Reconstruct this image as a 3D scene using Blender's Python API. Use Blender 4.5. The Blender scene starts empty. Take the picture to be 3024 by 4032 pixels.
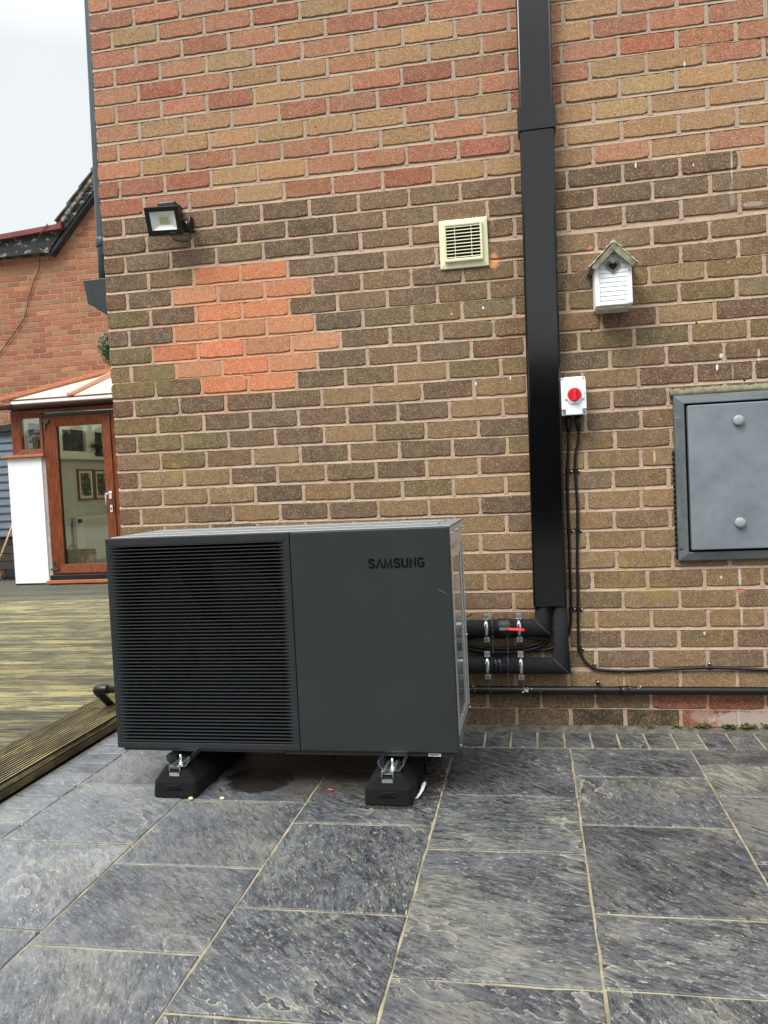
import bpy, bmesh, math, random
from mathutils import Vector, Matrix, noise
R = random.Random(7)
sc = bpy.context.scene
col = sc.collection
# ------------------------------------------------------------------ camera
cam = bpy.data.cameras.new('camera'); co = bpy.data.objects.new('camera', cam); col.objects.link(co)
cam.sensor_fit = 'VERTICAL'; cam.sensor_height = 36.0; cam.sensor_width = 27.0
cam.lens = 3200/4032*36; cam.clip_start = 0.05; cam.clip_end = 3000
cx = Vector((0.98272374, 0.17856686, -0.04866126)); cy = -Vector((-0.04044981, -0.0493435, -0.99796244))
cz = -Vector((-0.18060414, 0.98268972, -0.04126803))
M = Matrix((cx, cy, cz)).transposed().to_4x4(); M.translation = Vector((1.93230678, -3.56681715, 1.11254492))
co.matrix_world = M
sc.camera = co
# ------------------------------------------------------------------ light: bright overcast
SUN_EL, SUN_AZ = 52, 215
w = bpy.data.worlds.new('World'); sc.world = w; w.use_nodes = True
nt = w.node_tree; nt.nodes.clear()
def wn(t, **k):
    n = nt.nodes.new(t)
    for a, b in k.items(): setattr(n, a, b)
    return n
out = wn('ShaderNodeOutputWorld'); bg = wn('ShaderNodeBackground'); bg.inputs[1].default_value = 0.1
sky = wn('ShaderNodeTexSky', sky_type='NISHITA', sun_disc=False, sun_elevation=math.radians(SUN_EL),
         sun_rotation=math.radians(SUN_AZ))
sky.dust_density = 2.0
tc = wn('ShaderNodeTexCoord'); sep = wn('ShaderNodeSeparateXYZ'); nt.links.new(tc.outputs['Generated'], sep.inputs[0])
mr = wn('ShaderNodeMapRange'); mr.inputs[1].default_value = 0.45; mr.inputs[2].default_value = 1.0
mr.inputs[3].default_value = 4.9; mr.inputs[4].default_value = 21.0
nt.links.new(sep.outputs['Z'], mr.inputs[0])
nz = wn('ShaderNodeTexNoise'); nz.inputs['Scale'].default_value = 1.6; nz.inputs['Detail'].default_value = 5
nt.links.new(tc.outputs['Generated'], nz.inputs['Vector'])
nr = wn('ShaderNodeMapRange'); nr.inputs[1].default_value = 0.3; nr.inputs[2].default_value = 0.75
nr.inputs[3].default_value = 0.90; nr.inputs[4].default_value = 1.06
nt.links.new(nz.outputs['Fac'], nr.inputs[0])
mm = wn('ShaderNodeMath', operation='MULTIPLY'); nt.links.new(mr.outputs[0], mm.inputs[0]); nt.links.new(nr.outputs[0], mm.inputs[1])
vs = wn('ShaderNodeVectorMath', operation='SCALE'); vs.inputs[0].default_value = (0.955, 0.99, 1.0)
nt.links.new(mm.outputs[0], vs.inputs['Scale'])
mx = wn('ShaderNodeMix', data_type='RGBA'); mx.inputs[0].default_value = 0.93
nt.links.new(sky.outputs[0], mx.inputs[6]); nt.links.new(vs.outputs[0], mx.inputs[7])
nt.links.new(mx.outputs[2], bg.inputs[0]); nt.links.new(bg.outputs[0], out.inputs[0])
sl = bpy.data.lights.new('sun', 'SUN'); sl.energy = 1.5; sl.angle = math.radians(28); sl.color = (1.0, 0.97, 0.92)
so = bpy.data.objects.new('sun', sl); col.objects.link(so)
# light comes from high, behind and to the left of the camera
el = math.radians(SUN_EL); az = math.radians(SUN_AZ)
sd = Vector((math.sin(az)*math.cos(el), math.cos(az)*math.cos(el), math.sin(el)))
so.rotation_euler = sd.to_track_quat('Z', 'Y').to_euler()
sc.view_settings.view_transform = 'Standard'; sc.view_settings.look = 'None'
sc.view_settings.exposure = 0.98; sc.view_settings.gamma = 1
# ------------------------------------------------------------------ helpers
def lin(c):
    return tuple((x/255/12.92 if x/255 <= .04045 else ((x/255+.055)/1.055)**2.4) for x in c[:3]) + (1,)
class NB:
    """tiny node builder"""
    def __init__(s, name):
        s.m = bpy.data.materials.new(name); s.m.use_nodes = True; s.t = s.m.node_tree; s.t.nodes.clear()
        s.o = s.t.nodes.new('ShaderNodeOutputMaterial'); s.p = s.t.nodes.new('ShaderNodeBsdfPrincipled')
        s.t.links.new(s.p.outputs[0], s.o.inputs[0]); s.tc = s.t.nodes.new('ShaderNodeTexCoord')
        s.co = s.tc.outputs['Object']
    def n(s, typ, ins=None, **k):
        x = s.t.nodes.new(typ)
        for a, b in k.items(): setattr(x, a, b)
        for a, b in (ins or {}).items(): s.put(x.inputs[a], b)
        return x
    def put(s, i, v):
        if isinstance(v, bpy.types.NodeSocket): s.t.links.new(v, i)
        else: i.default_value = v
    def math(s, op, a, b=0.0, c=None):
        x = s.n('ShaderNodeMath', operation=op); s.put(x.inputs[0], a); s.put(x.inputs[1], b)
        if c is not None: s.put(x.inputs[2], c)
        return x.outputs[0]
    def noise(s, scale, detail=3, rough=.5, vec=None, stretch=None, dist=0):
        v = vec or s.co
        if stretch: v = s.n('ShaderNodeMapping', {'Vector': v, 'Scale': stretch}).outputs[0]
        return s.n('ShaderNodeTexNoise', {'Vector': v, 'Scale': scale, 'Detail': detail, 'Roughness': rough, 'Distortion': dist}).outputs['Fac']
    def rng(s, v, a, b, c=0.0, d=1.0):
        return s.n('ShaderNodeMapRange', {0: v, 1: a, 2: b, 3: c, 4: d}).outputs[0]
    def mix(s, f, a, b, mode='MIX'):
        x = s.n('ShaderNodeMix', data_type='RGBA', blend_type=mode); s.put(x.inputs[0], f); s.put(x.inputs[6], a); s.put(x.inputs[7], b)
        return x.outputs[2]
    def bump(s, h, st=.3, d=.002):
        x = s.n('ShaderNodeBump', {'Height': h, 'Strength': st, 'Distance': d}); s.t.links.new(x.outputs[0], s.p.inputs['Normal'])
    def set(s, **k):
        for a, b in k.items():
            s.put(s.p.inputs[{'col': 'Base Color', 'rough': 'Roughness', 'metal': 'Metallic', 'spec': 'Specular IOR Level', 'coat': 'Coat Weight'}[a]], b)
        return s
def simple(name, c, rough=.5, metal=0.0, var=.12, scale=12, bump=0.0, bscale=200, stretch=None, spec=.5, dirt=0.0):
    b = NB(name)
    f = b.noise(scale, 5, .6, stretch=stretch)
    c = lin(c)
    lo = tuple(x*(1-var*1.6) for x in c[:3])+(1,); hi = tuple(min(1, x*(1+var)) for x in c[:3])+(1,)
    cc = b.mix(b.rng(f, .3, .7), lo, hi)
    if dirt:
        g = b.noise(scale*2.3, 6, .7)
        cc = b.mix(b.math('MULTIPLY', b.rng(g, .52, .72), dirt), cc, tuple(x*.45 for x in c[:3])+(1,))
    b.set(col=cc, rough=b.rng(b.noise(scale*1.7, 3), .3, .7, rough*.88, min(1, rough*1.12)), metal=metal, spec=spec)
    if bump: b.bump(b.noise(bscale, 3, stretch=stretch), bump, .002)
    return b.m
WM = {}
def wm(o): return WM.get(o.name, Matrix.Identity(4))
def tag(o, label=None, cat=None, group=None, kind=None):
    if label: o['label'] = label
    if cat: o['category'] = cat
    if group: o['group'] = group
    if kind: o['kind'] = kind
    return o
def thing(name, label, cat, loc=(0, 0, 0), rz=0, group=None):
    o = bpy.data.objects.new(name, None); col.objects.link(o); o.empty_display_size = .1
    o.location = loc; o.rotation_euler = (0, 0, rz)
    WM[o.name] = Matrix.Translation(loc) @ Matrix.Rotation(rz, 4, 'Z')
    return tag(o, label, cat, group)
class MB:
    """collects geometry; build() links it as ONE mesh object. Vertices are given in world space unless local=True"""
    def __init__(s): s.v = []; s.f = []; s.sm = []; s.c = []
    def add(s, vs, fs, smooth=False):
        n = len(s.v); s.v += [Vector(a) for a in vs]; s.f += [tuple(i+n for i in f) for f in fs]; s.sm += [smooth]*len(fs); return s
    def box(s, x0, x1, y0, y1, z0, z1, mat=None):
        v = [Vector((x, y, z)) for z in (z0, z1) for x, y in ((x0, y0), (x1, y0), (x1, y1), (x0, y1))]
        if mat is not None: v = [mat @ a for a in v]
        return s.add(v, [(3, 2, 1, 0), (4, 5, 6, 7), (0, 1, 5, 4), (1, 2, 6, 5), (2, 3, 7, 6), (3, 0, 4, 7)])
    def prism(s, poly, ax, a, b, mat=None, smooth=False):
        """poly: 2D points; ax: axis of extrusion ('x': (y,z), 'y': (x,z), 'z': (x,y))"""
        f = {'x': lambda p, t: (t, p[0], p[1]), 'y': lambda p, t: (p[0], t, p[1]), 'z': lambda p, t: (p[0], p[1], t)}[ax]
        n = len(poly); v = [Vector(f(p, a)) for p in poly]+[Vector(f(p, b)) for p in poly]
        if mat is not None: v = [mat @ q for q in v]
        k = len(s.v); s.v += v
        s.f += [tuple(k+i for i in range(n)), tuple(k+n+i for i in reversed(range(n)))]; s.sm += [False]*2
        for i in range(n): s.f.append((k+i, k+n+i, k+n+(i+1) % n, k+(i+1) % n)); s.sm.append(smooth)
        return s
    def tube(s, pts, r, n=12, cap=True, rs=None, flat=None):
        pts = [Vector(p) for p in pts]; rings = []; k0 = len(s.v); ref = None
        for i, p in enumerate(pts):
            d0 = (p-pts[i-1]).normalized() if i else (pts[1]-p).normalized()
            d1 = (pts[i+1]-p).normalized() if i < len(pts)-1 else d0
            t = (d0+d1).normalized() if (d0+d1).length > 1e-6 else d0
            if ref is None:
                ref = d0.orthogonal().normalized()
            ref = (ref-d0*ref.dot(d0)).normalized(); bi = d0.cross(ref)
            rr = rs[i] if rs else r
            for j in range(n):
                a = 2*math.pi*j/n; q = ref*math.cos(a)*rr+bi*math.sin(a)*rr*(flat or 1)
                den = d0.dot(t); q = q-d0*(q.dot(t)/den) if abs(den) > .2 else q
                s.v.append(p+q)
            ref = (ref-d1*ref.dot(d1)).normalized()
        for i in range(len(pts)-1):
            for j in range(n):
                a = k0+i*n+j; b = k0+i*n+(j+1) % n; s.f.append((a, b, b+n, a+n)); s.sm.append(True)
        if cap:
            s.f.append(tuple(k0+j for j in reversed(range(n)))); s.f.append(tuple(k0+(len(pts)-1)*n+j for j in range(n))); s.sm += [False]*2
        return s
    def cyl(s, c, ax, r, a, b, n=20, r2=None):
        c = Vector(c); d = {'x': Vector((1, 0, 0)), 'y': Vector((0, 1, 0)), 'z': Vector((0, 0, 1))}[ax]
        return s.tube([c+d*a, c+d*b], r, n, True, rs=[r, r if r2 is None else r2])
    def ball(s, c, r, sc3=(1, 1, 1), n=14, m=8, mat=None):
        vs = []; c = Vector(c)
        for i in range(1, m):
            for j in range(n):
                th = math.pi*i/m; ph = 2*math.pi*j/n
                q = Vector((math.sin(th)*math.cos(ph)*sc3[0], math.sin(th)*math.sin(ph)*sc3[1], math.cos(th)*sc3[2]))*r
                vs.append(c+(mat @ q if mat is not None else q))
        q = Vector((0, 0, r*sc3[2])); vs += [c+(mat @ q if mat is not None else q), c-(mat @ q if mat is not None else q)]
        t = len(vs)-2; fs = []
        for i in range(m-2):
            for j in range(n): fs.append((i*n+j, (i+1)*n+j, (i+1)*n+(j+1) % n, i*n+(j+1) % n))
        for j in range(n): fs.append((t, j, (j+1) % n)); fs.append((t+1, (m-2)*n+(j+1) % n, (m-2)*n+j))
        return s.add(vs, fs, True)
    def build(s, name, mat, parent=None, local=False, bevel=0, seg=2):
        me = bpy.data.meshes.new(name)
        vs = s.v
        if parent is not None and not local:
            inv = wm(parent).inverted(); vs = [inv @ v for v in vs]
        me.from_pydata([tuple(v) for v in vs], [], s.f); me.validate(clean_customdata=False)
        if len(me.polygons) == len(s.sm): me.polygons.foreach_set('use_smooth', s.sm)
        if s.c and len(s.c) == len(me.vertices):
            at = me.color_attributes.new('tone', 'FLOAT_COLOR', 'POINT')
            at.data.foreach_set('color', [x for c in s.c for x in c])
        bm = bmesh.new(); bm.from_mesh(me); bmesh.ops.recalc_face_normals(bm, faces=bm.faces); bm.to_mesh(me); bm.free()
        me.materials.append(mat); o = bpy.data.objects.new(name, me); col.objects.link(o)
        if parent is not None: o.parent = parent; WM[o.name] = wm(parent)
        if bevel:
            b = o.modifiers.new('bevel', 'BEVEL'); b.width = bevel; b.segments = seg; b.limit_method = 'ANGLE'; b.angle_limit = math.radians(35)
        return o
def pieces(mb, name, mat, parent, **k):
    """every loose piece of mb becomes an object of its own"""
    par = list(range(len(mb.v)))
    def f(a):
        while par[a] != a: par[a] = par[par[a]]; a = par[a]
        return a
    for fc in mb.f:
        r0 = f(fc[0])
        for q in fc[1:]: par[f(q)] = r0
    groups = {}
    for i, fc in enumerate(mb.f): groups.setdefault(f(fc[0]), []).append(i)
    out = []
    for g in groups.values():
        m = MB(); mp = {}
        for i in g:
            for q in mb.f[i]:
                if q not in mp: mp[q] = len(m.v); m.v.append(mb.v[q])
            m.f.append(tuple(mp[q] for q in mb.f[i])); m.sm.append(mb.sm[i])
        out.append(m.build(name, mat, parent, **k))
    return out
def copy_tree(o, parent=None):
    c = o.copy(); col.objects.link(c); c.parent = parent
    for ch in o.children: copy_tree(ch, c)
    return c
def spline(pts, k=8):
    pts = [Vector(p) for p in pts]; P = [pts[0]]+pts+[pts[-1]]; o = []
    for i in range(1, len(P)-2):
        for j in range(k):
            t = j/k; a, b, c, d = P[i-1:i+3]
            o.append(.5*((2*b)+(c-a)*t+(2*a-5*b+4*c-d)*t*t+(3*b-a-3*c+d)*t**3))
    return o+[pts[-1]]
def text_mesh(txt, size, loc, rot, mat, name, parent, ext=.0006, sx=1.0):
    cu = bpy.data.curves.new(name, 'FONT'); cu.body = txt; cu.size = size; cu.extrude = ext; cu.align_x = 'CENTER'; cu.align_y = 'CENTER'
    t = bpy.data.objects.new(name+'_tmp', cu); col.objects.link(t); dg = bpy.context.evaluated_depsgraph_get(); dg.update()
    me = bpy.data.meshes.new_from_object(t.evaluated_get(dg)); bpy.data.objects.remove(t)
    o = bpy.data.objects.new(name, me); col.objects.link(o); me.materials.clear(); me.materials.append(mat)
    T = Matrix.Translation(loc) @ rot.to_4x4() @ Matrix.Diagonal((sx, 1, 1, 1))
    me.transform(wm(parent).inverted() @ T); o.parent = parent
    return o
UP = Matrix(((1, 0, 0), (0, 0, -1), (0, 1, 0)))   # text standing up, facing -y
# ------------------------------------------------------------------ brickwork
PAL = dict(P=(165,112,96), R=(152,94,80), O=(168,121,98), T=(168,139,104), Y=(170,146,106), B=(122,101,82), D=(108,91,76),
           G=(118,102,76), M=(138,115,88), N=(112,87,74), X=(202,140,110), K=(80,69,60), L=(144,88,76))
ROWS = {0: 'OPPPROTOTOPTPP', 1: 'PPPPOTOOOTOPPP', 2: 'RTOPRTOTOPOTPO', 3: 'POROTRRPPOTPPR', 4: 'RROTPOTTOOTOPP', 5: 'PROTTOTTOTRPPR',
        6: 'OPPRTTPROROROP', 7: 'OTTORPROPPTTPR', 8: 'OOTTYTTOTRTYTT', 9: 'OTPOOOTOTTYTTT', 10: 'RRRTTPORRPTTTT', 11: 'RPOTOPRTTTOTOT',
        12: 'NDBDDDBBBDDDDT', 13: 'DDDDDBBBDDDDBM', 14: 'NDDDDDBBBBDDBB', 15: 'DDXXDDBBBBBBBD', 16: 'NDXXXDBBBBBBBB', 17: 'GDXXDBBBBBGMGM',
        18: 'NDXXXDGGGGGGGG', 19: 'GXXXXDBBBNNMNM', 20: 'GGXXXDBBNNGGGG', 21: 'GDXXDGMGGDBBDB', 22: 'NGDDDMMDMMMNNN', 23: 'GGDDDDDMMBDDDM',
        24: 'NGGDDMGMDBDBGD', 25: 'BGDMDDDDGMBMMM', 26: 'NMMDMGDMBMMMMM', 27: 'MMMDMMGMMBBBGM', 28: 'NMDMDDMMDMMMMM', 29: 'GMDMMMMMBMBMBM',
        37: 'MMMMMMMMMMMMMM', 38: 'DDDDDDDDDDDLLL', 39: 'DDDDDDKDDKKLLL'}
LIN = {k: Vector(lin(v)[:3]) for k, v in PAL.items()}
WARP = [[[2,8],[2,9],[1,8],[0,4],[0,0],[2,-2],[4,-4],[5,-6]],
[[2,8],[2,10],[2,10],[0,7],[-1,-1],[0,-4],[4,-4],[5,-5]],
[[3,8],[2,9],[1,8],[-2,3],[-2,-3],[-1,-6],[0,-7],[3,-6]],
[[3,8],[2,8],[0,6],[-1,2],[-1,-2],[1,-4],[3,-5],[5,-7]],
[[4,6],[3,6],[1,5],[2,2],[4,0],[6,-1],[7,-5],[6,-9]],
[[3,7],[2,6],[0,5],[-2,4],[0,1],[6,-1],[7,-5],[6,-9]],
[[0,8],[-2,7],[-6,5],[-10,4],[-12,2],[-5,1],[4,-4],[6,-8]],
[[-1,7],[-3,6],[-6,6],[-9,5],[-11,3],[-8,5],[-6,5],[-5,5]],
[[-1,6],[-3,6],[-4,5],[-5,6],[-7,7],[-6,6],[-4,6],[-4,5]],
[[-3,7],[-3,6],[-3,5],[-3,5],[-2,6],[0,6],[2,6],[2,6]],
[[-5,9],[-6,8],[-7,6],[-7,5],[-4,1],[-2,1],[-1,1],[0,0]],
[[-2,8],[-4,5],[-3,1],[-3,-4],[-6,-5],[-6,-3],[-3,-2],[-2,-2]],
[[1,4],[0,1],[-1,-2],[-3,-5],[-5,-6],[-4,-5],[0,-2],[2,-1]],
[[0,0],[0,0],[-1,-1],[-3,-4],[-5,-6],[-4,-5],[1,-2],[4,0]],
[[0,-1],[0,0],[-2,0],[-3,-2],[-6,-8],[-5,-7],[-1,-3],[1,-1]],
[[-1,1],[-3,-2],[-6,-6],[-8,-10],[-9,-16],[-9,-19],[-8,-17],[-5,-10]],
[[-1,1],[-3,-2],[-6,-6],[-8,-10],[-9,-16],[-9,-20],[-10,-19],[-13,-13]],
[[-1,1],[-3,-2],[-6,-6],[-8,-10],[-13,-13],[-21,-9],[-27,-6],[-27,-6]],
[[-4,0],[-4,-1],[-4,-1],[-11,-2],[-22,-3],[-20,-4],[-21,-6],[-22,-6]],
[[-4,0],[-4,-1],[-4,0],[-3,-1],[1,-5],[2,-6],[3,-6],[3,-7]],
[[-4,0],[-3,0],[-3,0],[5,-2],[17,-5],[18,-5],[19,-5],[20,-5]],
[[-1,11],[4,9],[9,3],[14,-1],[25,-2],[32,-3],[35,-4],[37,-4]],
[[-1,11],[4,9],[9,4],[13,-1],[20,-1],[30,0],[35,-4],[38,-5]],
[[-1,11],[4,9],[9,4],[14,-1],[26,-3],[32,-3],[34,-4],[36,-5]],
[[3,13],[6,10],[9,7],[20,-1],[33,-8],[34,-8],[35,-7],[36,-7]],
[[4,13],[6,10],[9,7],[14,4],[37,-3],[39,-4],[41,-4],[41,-4]],
[[3,13],[6,10],[10,7],[18,3],[29,0],[30,0],[30,0],[31,0]],
[[0,13],[7,10],[15,5],[20,-1],[24,-1],[25,0],[25,0],[25,0]],
[[0,13],[7,10],[15,4],[20,-1],[23,-3],[26,-2],[26,-1],[26,-1]],
[[0,13],[7,10],[15,5],[18,0],[21,-1],[24,-2],[25,-3],[26,-3]],
[[1,12],[8,9],[11,7],[12,7],[18,3],[25,-2],[29,-4],[30,-5]],
[[4,11],[9,8],[10,7],[12,6],[18,3],[27,-2],[32,-5],[34,-5]],
[[4,11],[11,8],[20,5],[24,4],[31,1],[38,-3],[44,-5],[47,-6]],
[[4,11],[18,6],[28,4],[31,3],[38,1],[49,-4],[57,-8],[61,-10]],
[[4,11],[17,6],[31,3],[36,2],[43,0],[49,-3],[54,-5],[56,-6]],
[[5,10],[16,3],[32,-1],[36,-1],[38,-2],[42,-3],[46,-6],[48,-7]],
[[8,7],[20,-3],[31,-4],[34,-3],[37,-3],[41,-4],[46,-6],[49,-6]],
[[12,-3],[13,-12],[16,-12],[24,-10],[32,-9],[40,-10],[48,-11],[51,-11]],
[[13,-10],[12,-12],[13,-12],[16,-11],[23,-11],[33,-12],[42,-15],[45,-16]],
[[18,-7],[20,-6],[23,-4],[26,-2],[31,-2],[40,-4],[46,-8],[49,-10]]]
def warp(r, u):
    r = max(0, min(39, r)); us = (0, .45, .9, 1.35, 1.8, 2.25, 2.7, 3.0); L = WARP[r]
    if u <= 0: return L[0][0]/1000, L[0][1]/1000
    for i in range(7):
        if u <= us[i+1]:
            t = (u-us[i])/(us[i+1]-us[i]); return tuple((L[i][k]*(1-t)+L[i+1][k]*t)/1000 for k in (0, 1))
    return L[7][0]/1000, L[7][1]/1000
def brick(mb, x0, x1, z0, z1, y0, c, rnd, nl=9, ns=4, rad=.008, jit=.0013, dep=.02, flip=False):
    """one brick face: wobbly rounded outline, arris and back edge"""
    pts = []
    for side in range(4):
        n = nl if side % 2 == 0 else ns
        for i in range(n):
            t = i/n
            pts.append([(x0+(x1-x0)*t, z0), (x1, z0+(z1-z0)*t), (x1-(x1-x0)*t, z1), (x0, z1-(z1-z0)*t)][side])
    cxx, czz = (x0+x1)/2, (z0+z1)/2; out = []
    for x, z in pts:
        dx = min(x-x0, x1-x); dz = min(z-z0, z1-z)
        if dx < 1e-6 and dz < 1e-6:
            x += rad*.45*(1 if x < cxx else -1); z += rad*.45*(1 if z < czz else -1)
        out.append((x+rnd.gauss(0, jit), z+rnd.gauss(0, jit)))
    k = len(mb.v); n = len(out); ty = rnd.gauss(0, .0012)
    for (yy, ins) in ((y0+dep, 0), (y0+.004+ty, 0), (y0+ty, .0025)):
        for x, z in out:
            sx = ins if x < cxx else -ins; sz = ins if z < czz else -ins
            mb.v.append(Vector((x+sx, yy, z+sz))); mb.c.append(c)
    for a in range(2):
        for i in range(n):
            j = (i+1) % n; mb.f.append((k+a*n+i, k+a*n+j, k+(a+1)*n+j, k+(a+1)*n+i)); mb.sm.append(False)
    mb.f.append(tuple(k+2*n+i for i in range(n))); mb.sm.append(False)
def spots(b, c, lst, thr_noise):
    """lst: (x, z, rx, rz, rgb, strength) worn or stained places on a wall facing y"""
    sp = b.n('ShaderNodeSeparateXYZ', {0: b.co})
    for x, z, rx, rz, rgb, st in lst:
        d = b.math('ADD', b.math('POWER', b.math('ABSOLUTE', b.math('DIVIDE', b.math('SUBTRACT', sp.outputs[0], x), rx)), 2.0),
                   b.math('POWER', b.math('ABSOLUTE', b.math('DIVIDE', b.math('SUBTRACT', sp.outputs[2], z), rz)), 2.0))
        m = b.rng(b.math('ADD', d, b.math('MULTIPLY', b.math('SUBTRACT', thr_noise, .5), 1.6)), 1.0, .55, 0, st)
        c = b.mix(m, c, lin(rgb))
    return c
WHITE_SPOTS = [(2.781, 2.31, .005, .07, (215, 208, 200), .5), (2.778, 2.19, .010, .06, (180, 168, 158), .35), (2.855, 2.225, .05, .008, (232, 228, 222), .0),
               (2.407, 2.357, .004, .012, (240, 238, 232), .9), (2.633, 2.331, .003, .006, (230, 225, 220), .8), (2.612, 2.736, .004, .014, (245, 243, 240), .9),
               (2.719, 1.549, .009, .012, (235, 232, 226), .8), (2.701, 1.503, .005, .015, (240, 238, 232), .9), (2.761, 1.48, .004, .045, (200, 190, 180), .4),
               (2.863, 1.54, .006, .03, (225, 218, 208), .5), (2.441, 1.148, .006, .03, (226, 200, 160), .8), (2.44, 1.14, .03, .035, (150, 112, 74), .3),
               (2.764, .635, .006, .05, (215, 208, 200), .7), (2.766, .46, .005, .05, (212, 204, 196), .6), (2.691, .633, .006, .008, (235, 230, 225), .7),
               (2.618, .398, .005, .008, (235, 230, 225), .7), (2.443, .576, .06, .04, (150, 126, 62), .4), (2.30, .68, .02, .07, (160, 138, 80), .35),
               (2.177, .46, .012, .08, (160, 134, 76), .3), (2.36, .60, .2, .012, (164, 142, 84), .3), (2.763, .576, .02, .014, (188, 120, 100), .8),
               (1.808, 2.02, .026, .035, (214, 150, 105), .95), (1.686, 1.698, .014, .014, (190, 135, 118), .9), (.214, 1.95, .014, .022, (196, 146, 130), .9),
               (1.785, 1.999, .05, .006, (214, 158, 120), .0), (1.755, 1.827, .006, .007, (240, 238, 235), .9), (1.618, 1.812, .004, .004, (235, 235, 230), .9),
               (1.858, 1.517, .003, .008, (240, 240, 238), .9), (1.71, 1.504, .004, .007, (240, 240, 238), .9), (1.053, 2.68, .004, .004, (20, 16, 14), .9),
               (2.626, 1.692, .005, .005, (14, 12, 12), 1), (2.205, 1.694, .0045, .0045, (14, 12, 12), 1), (2.806, 1.441, .006, .004, (20, 16, 14), 1),
               (2.86, 1.412, .33, .012, (120, 122, 96), .7), (2.211, 1.262, .03, .03, (140, 120, 105), .5), (1.584, 2.588, .003, .014, (215, 205, 200), .6),
               (.36, 1.33, .1, .03, (130, 128, 70), .3), (.25, 1.62, .07, .07, (120, 118, 68), .35), (.16, 1.30, .05, .012, (150, 146, 84), .4), (.30, 1.19, .03, .05, (154, 146, 84), .4),
               (2.85, .03, .25, .045, (200, 190, 182), .6), (2.60, .045, .06, .03, (180, 160, 150), .5), (.135, 1.51, .003, .008, (15, 14, 14), .9),
               (2.86, 2.15, .05, .01, (205, 196, 190), .35), (1.808, 2.187, .003, .025, (180, 170, 160), .4), (2.212, 2.035, .012, .012, (196, 132, 108), .8)]
def brick_mat(name, flecks=True, sp=True):
    b = NB(name)
    at = b.n('ShaderNodeAttribute', attribute_name='tone').outputs['Color']
    big = b.noise(9, 4, .6); fine = b.noise(210, 4, .7); mid = b.noise(55, 4, .65)
    c = b.mix(b.rng(mid, .3, .72), b.mix(1.0, at, (.78, .77, .77, 1), 'MULTIPLY'), b.mix(1.0, at, (1.18, 1.17, 1.12, 1), 'MULTIPLY'))
    c = b.mix(b.rng(fine, .38, .66), b.mix(1.0, c, (.66, .64, .61, 1), 'MULTIPLY'), b.mix(1.0, c, (1.26, 1.25, 1.20, 1), 'MULTIPLY'))
    if flecks:
        # weathered arrises and patches keep a redder body under the sanded face
        c = b.mix(b.math('MULTIPLY', b.rng(big, .55, .75), .18), c, lin((150, 88, 66)))
        c = b.mix(b.math('MULTIPLY', b.rng(b.noise(19, 4, .65), .44, .60), .42), c, b.mix(.45, b.mix(1.0, c, (1.25, 1.25, 1.2, 1), 'MULTIPLY'), lin((150, 128, 98))))
        c = b.mix(b.math('MULTIPLY', b.rng(b.noise(2.2, 5, .6), .55, .72), .10), c, lin((98, 94, 58)))
        v = b.n('ShaderNodeTexVoronoi', {'Vector': b.co, 'Scale': 210.0, 'Randomness': 1.0})
        pick = b.n('ShaderNodeSeparateColor', {0: v.outputs['Color']})
        fl = b.math('MULTIPLY', b.rng(v.outputs['Distance'], .34, .22), b.math('GREATER_THAN', pick.outputs[0], .56))
        c = b.mix(b.math('MULTIPLY', fl, .74), c, lin((226, 196, 150)))
        dk = b.math('MULTIPLY', b.rng(v.outputs['Distance'], .36, .2), b.math('LESS_THAN', pick.outputs[0], .20))
        c = b.mix(b.math('MULTIPLY', dk, .8), c, lin((52, 40, 32)))
        v2 = b.n('ShaderNodeTexVoronoi', {'Vector': b.co, 'Scale': 26.0, 'Randomness': 1.0})
        p2 = b.n('ShaderNodeSeparateColor', {0: v2.outputs['Color']})
        f2 = b.math('MULTIPLY', b.rng(v2.outputs['Distance'], .075, .045), b.math('GREATER_THAN', p2.outputs[1], .72))
        c = b.mix(b.math('MULTIPLY', f2, .45), c, lin((228, 220, 205)))
    if sp: c = spots(b, c, WHITE_SPOTS, b.math('ADD', b.math('MULTIPLY', b.noise(45, 5, .75), 1.5), -.25))
    b.set(col=c, rough=.92, spec=.25)
    b.bump(b.math('ADD', fine, b.math('MULTIPLY', mid, .8)), .55, .003)
    return b.m
def mortar_mat(name, c1, c2, sp=True):
    b = NB(name)
    c = b.mix(b.rng(b.noise(7, 5, .6), .3, .7), lin(c1), lin(c2))
    c = b.mix(b.rng(b.noise(230, 4, .7), .35, .65), b.mix(1.0, c, (.74, .73, .72, 1), 'MULTIPLY'), b.mix(1.0, c, (1.12, 1.12, 1.1, 1), 'MULTIPLY'))
    # upper storey pointing is greyer
    z = b.n('ShaderNodeSeparateXYZ', {0: b.co}).outputs[2]
    if sp:
        c = b.mix(b.rng(z, 2.30, 2.75, 0, .62), c, lin((158, 148, 132)))
        c = b.mix(b.math('MULTIPLY', b.rng(b.noise(3.1, 5, .6), .6, .72), .55), c, lin((176, 160, 84)))
        c = spots(b, c, [(.60, 1.78, .42, .36, (206, 140, 104), .55)]+WHITE_SPOTS, b.math('ADD', b.math('MULTIPLY', b.noise(45, 5, .75), 1.5), -.25))
    b.set(col=c, rough=.95, spec=.2); b.bump(b.noise(260, 4, .7), .6, .003)
    return b.m
def joints(r, nmax):
    """u position of every perpend of a row, centre lines"""
    out = []
    for j in range(-1, nmax):
        u = 0 if j < 0 else (.220 if r % 2 else .1075)+.225*j
        out.append(u)
    return out
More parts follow.
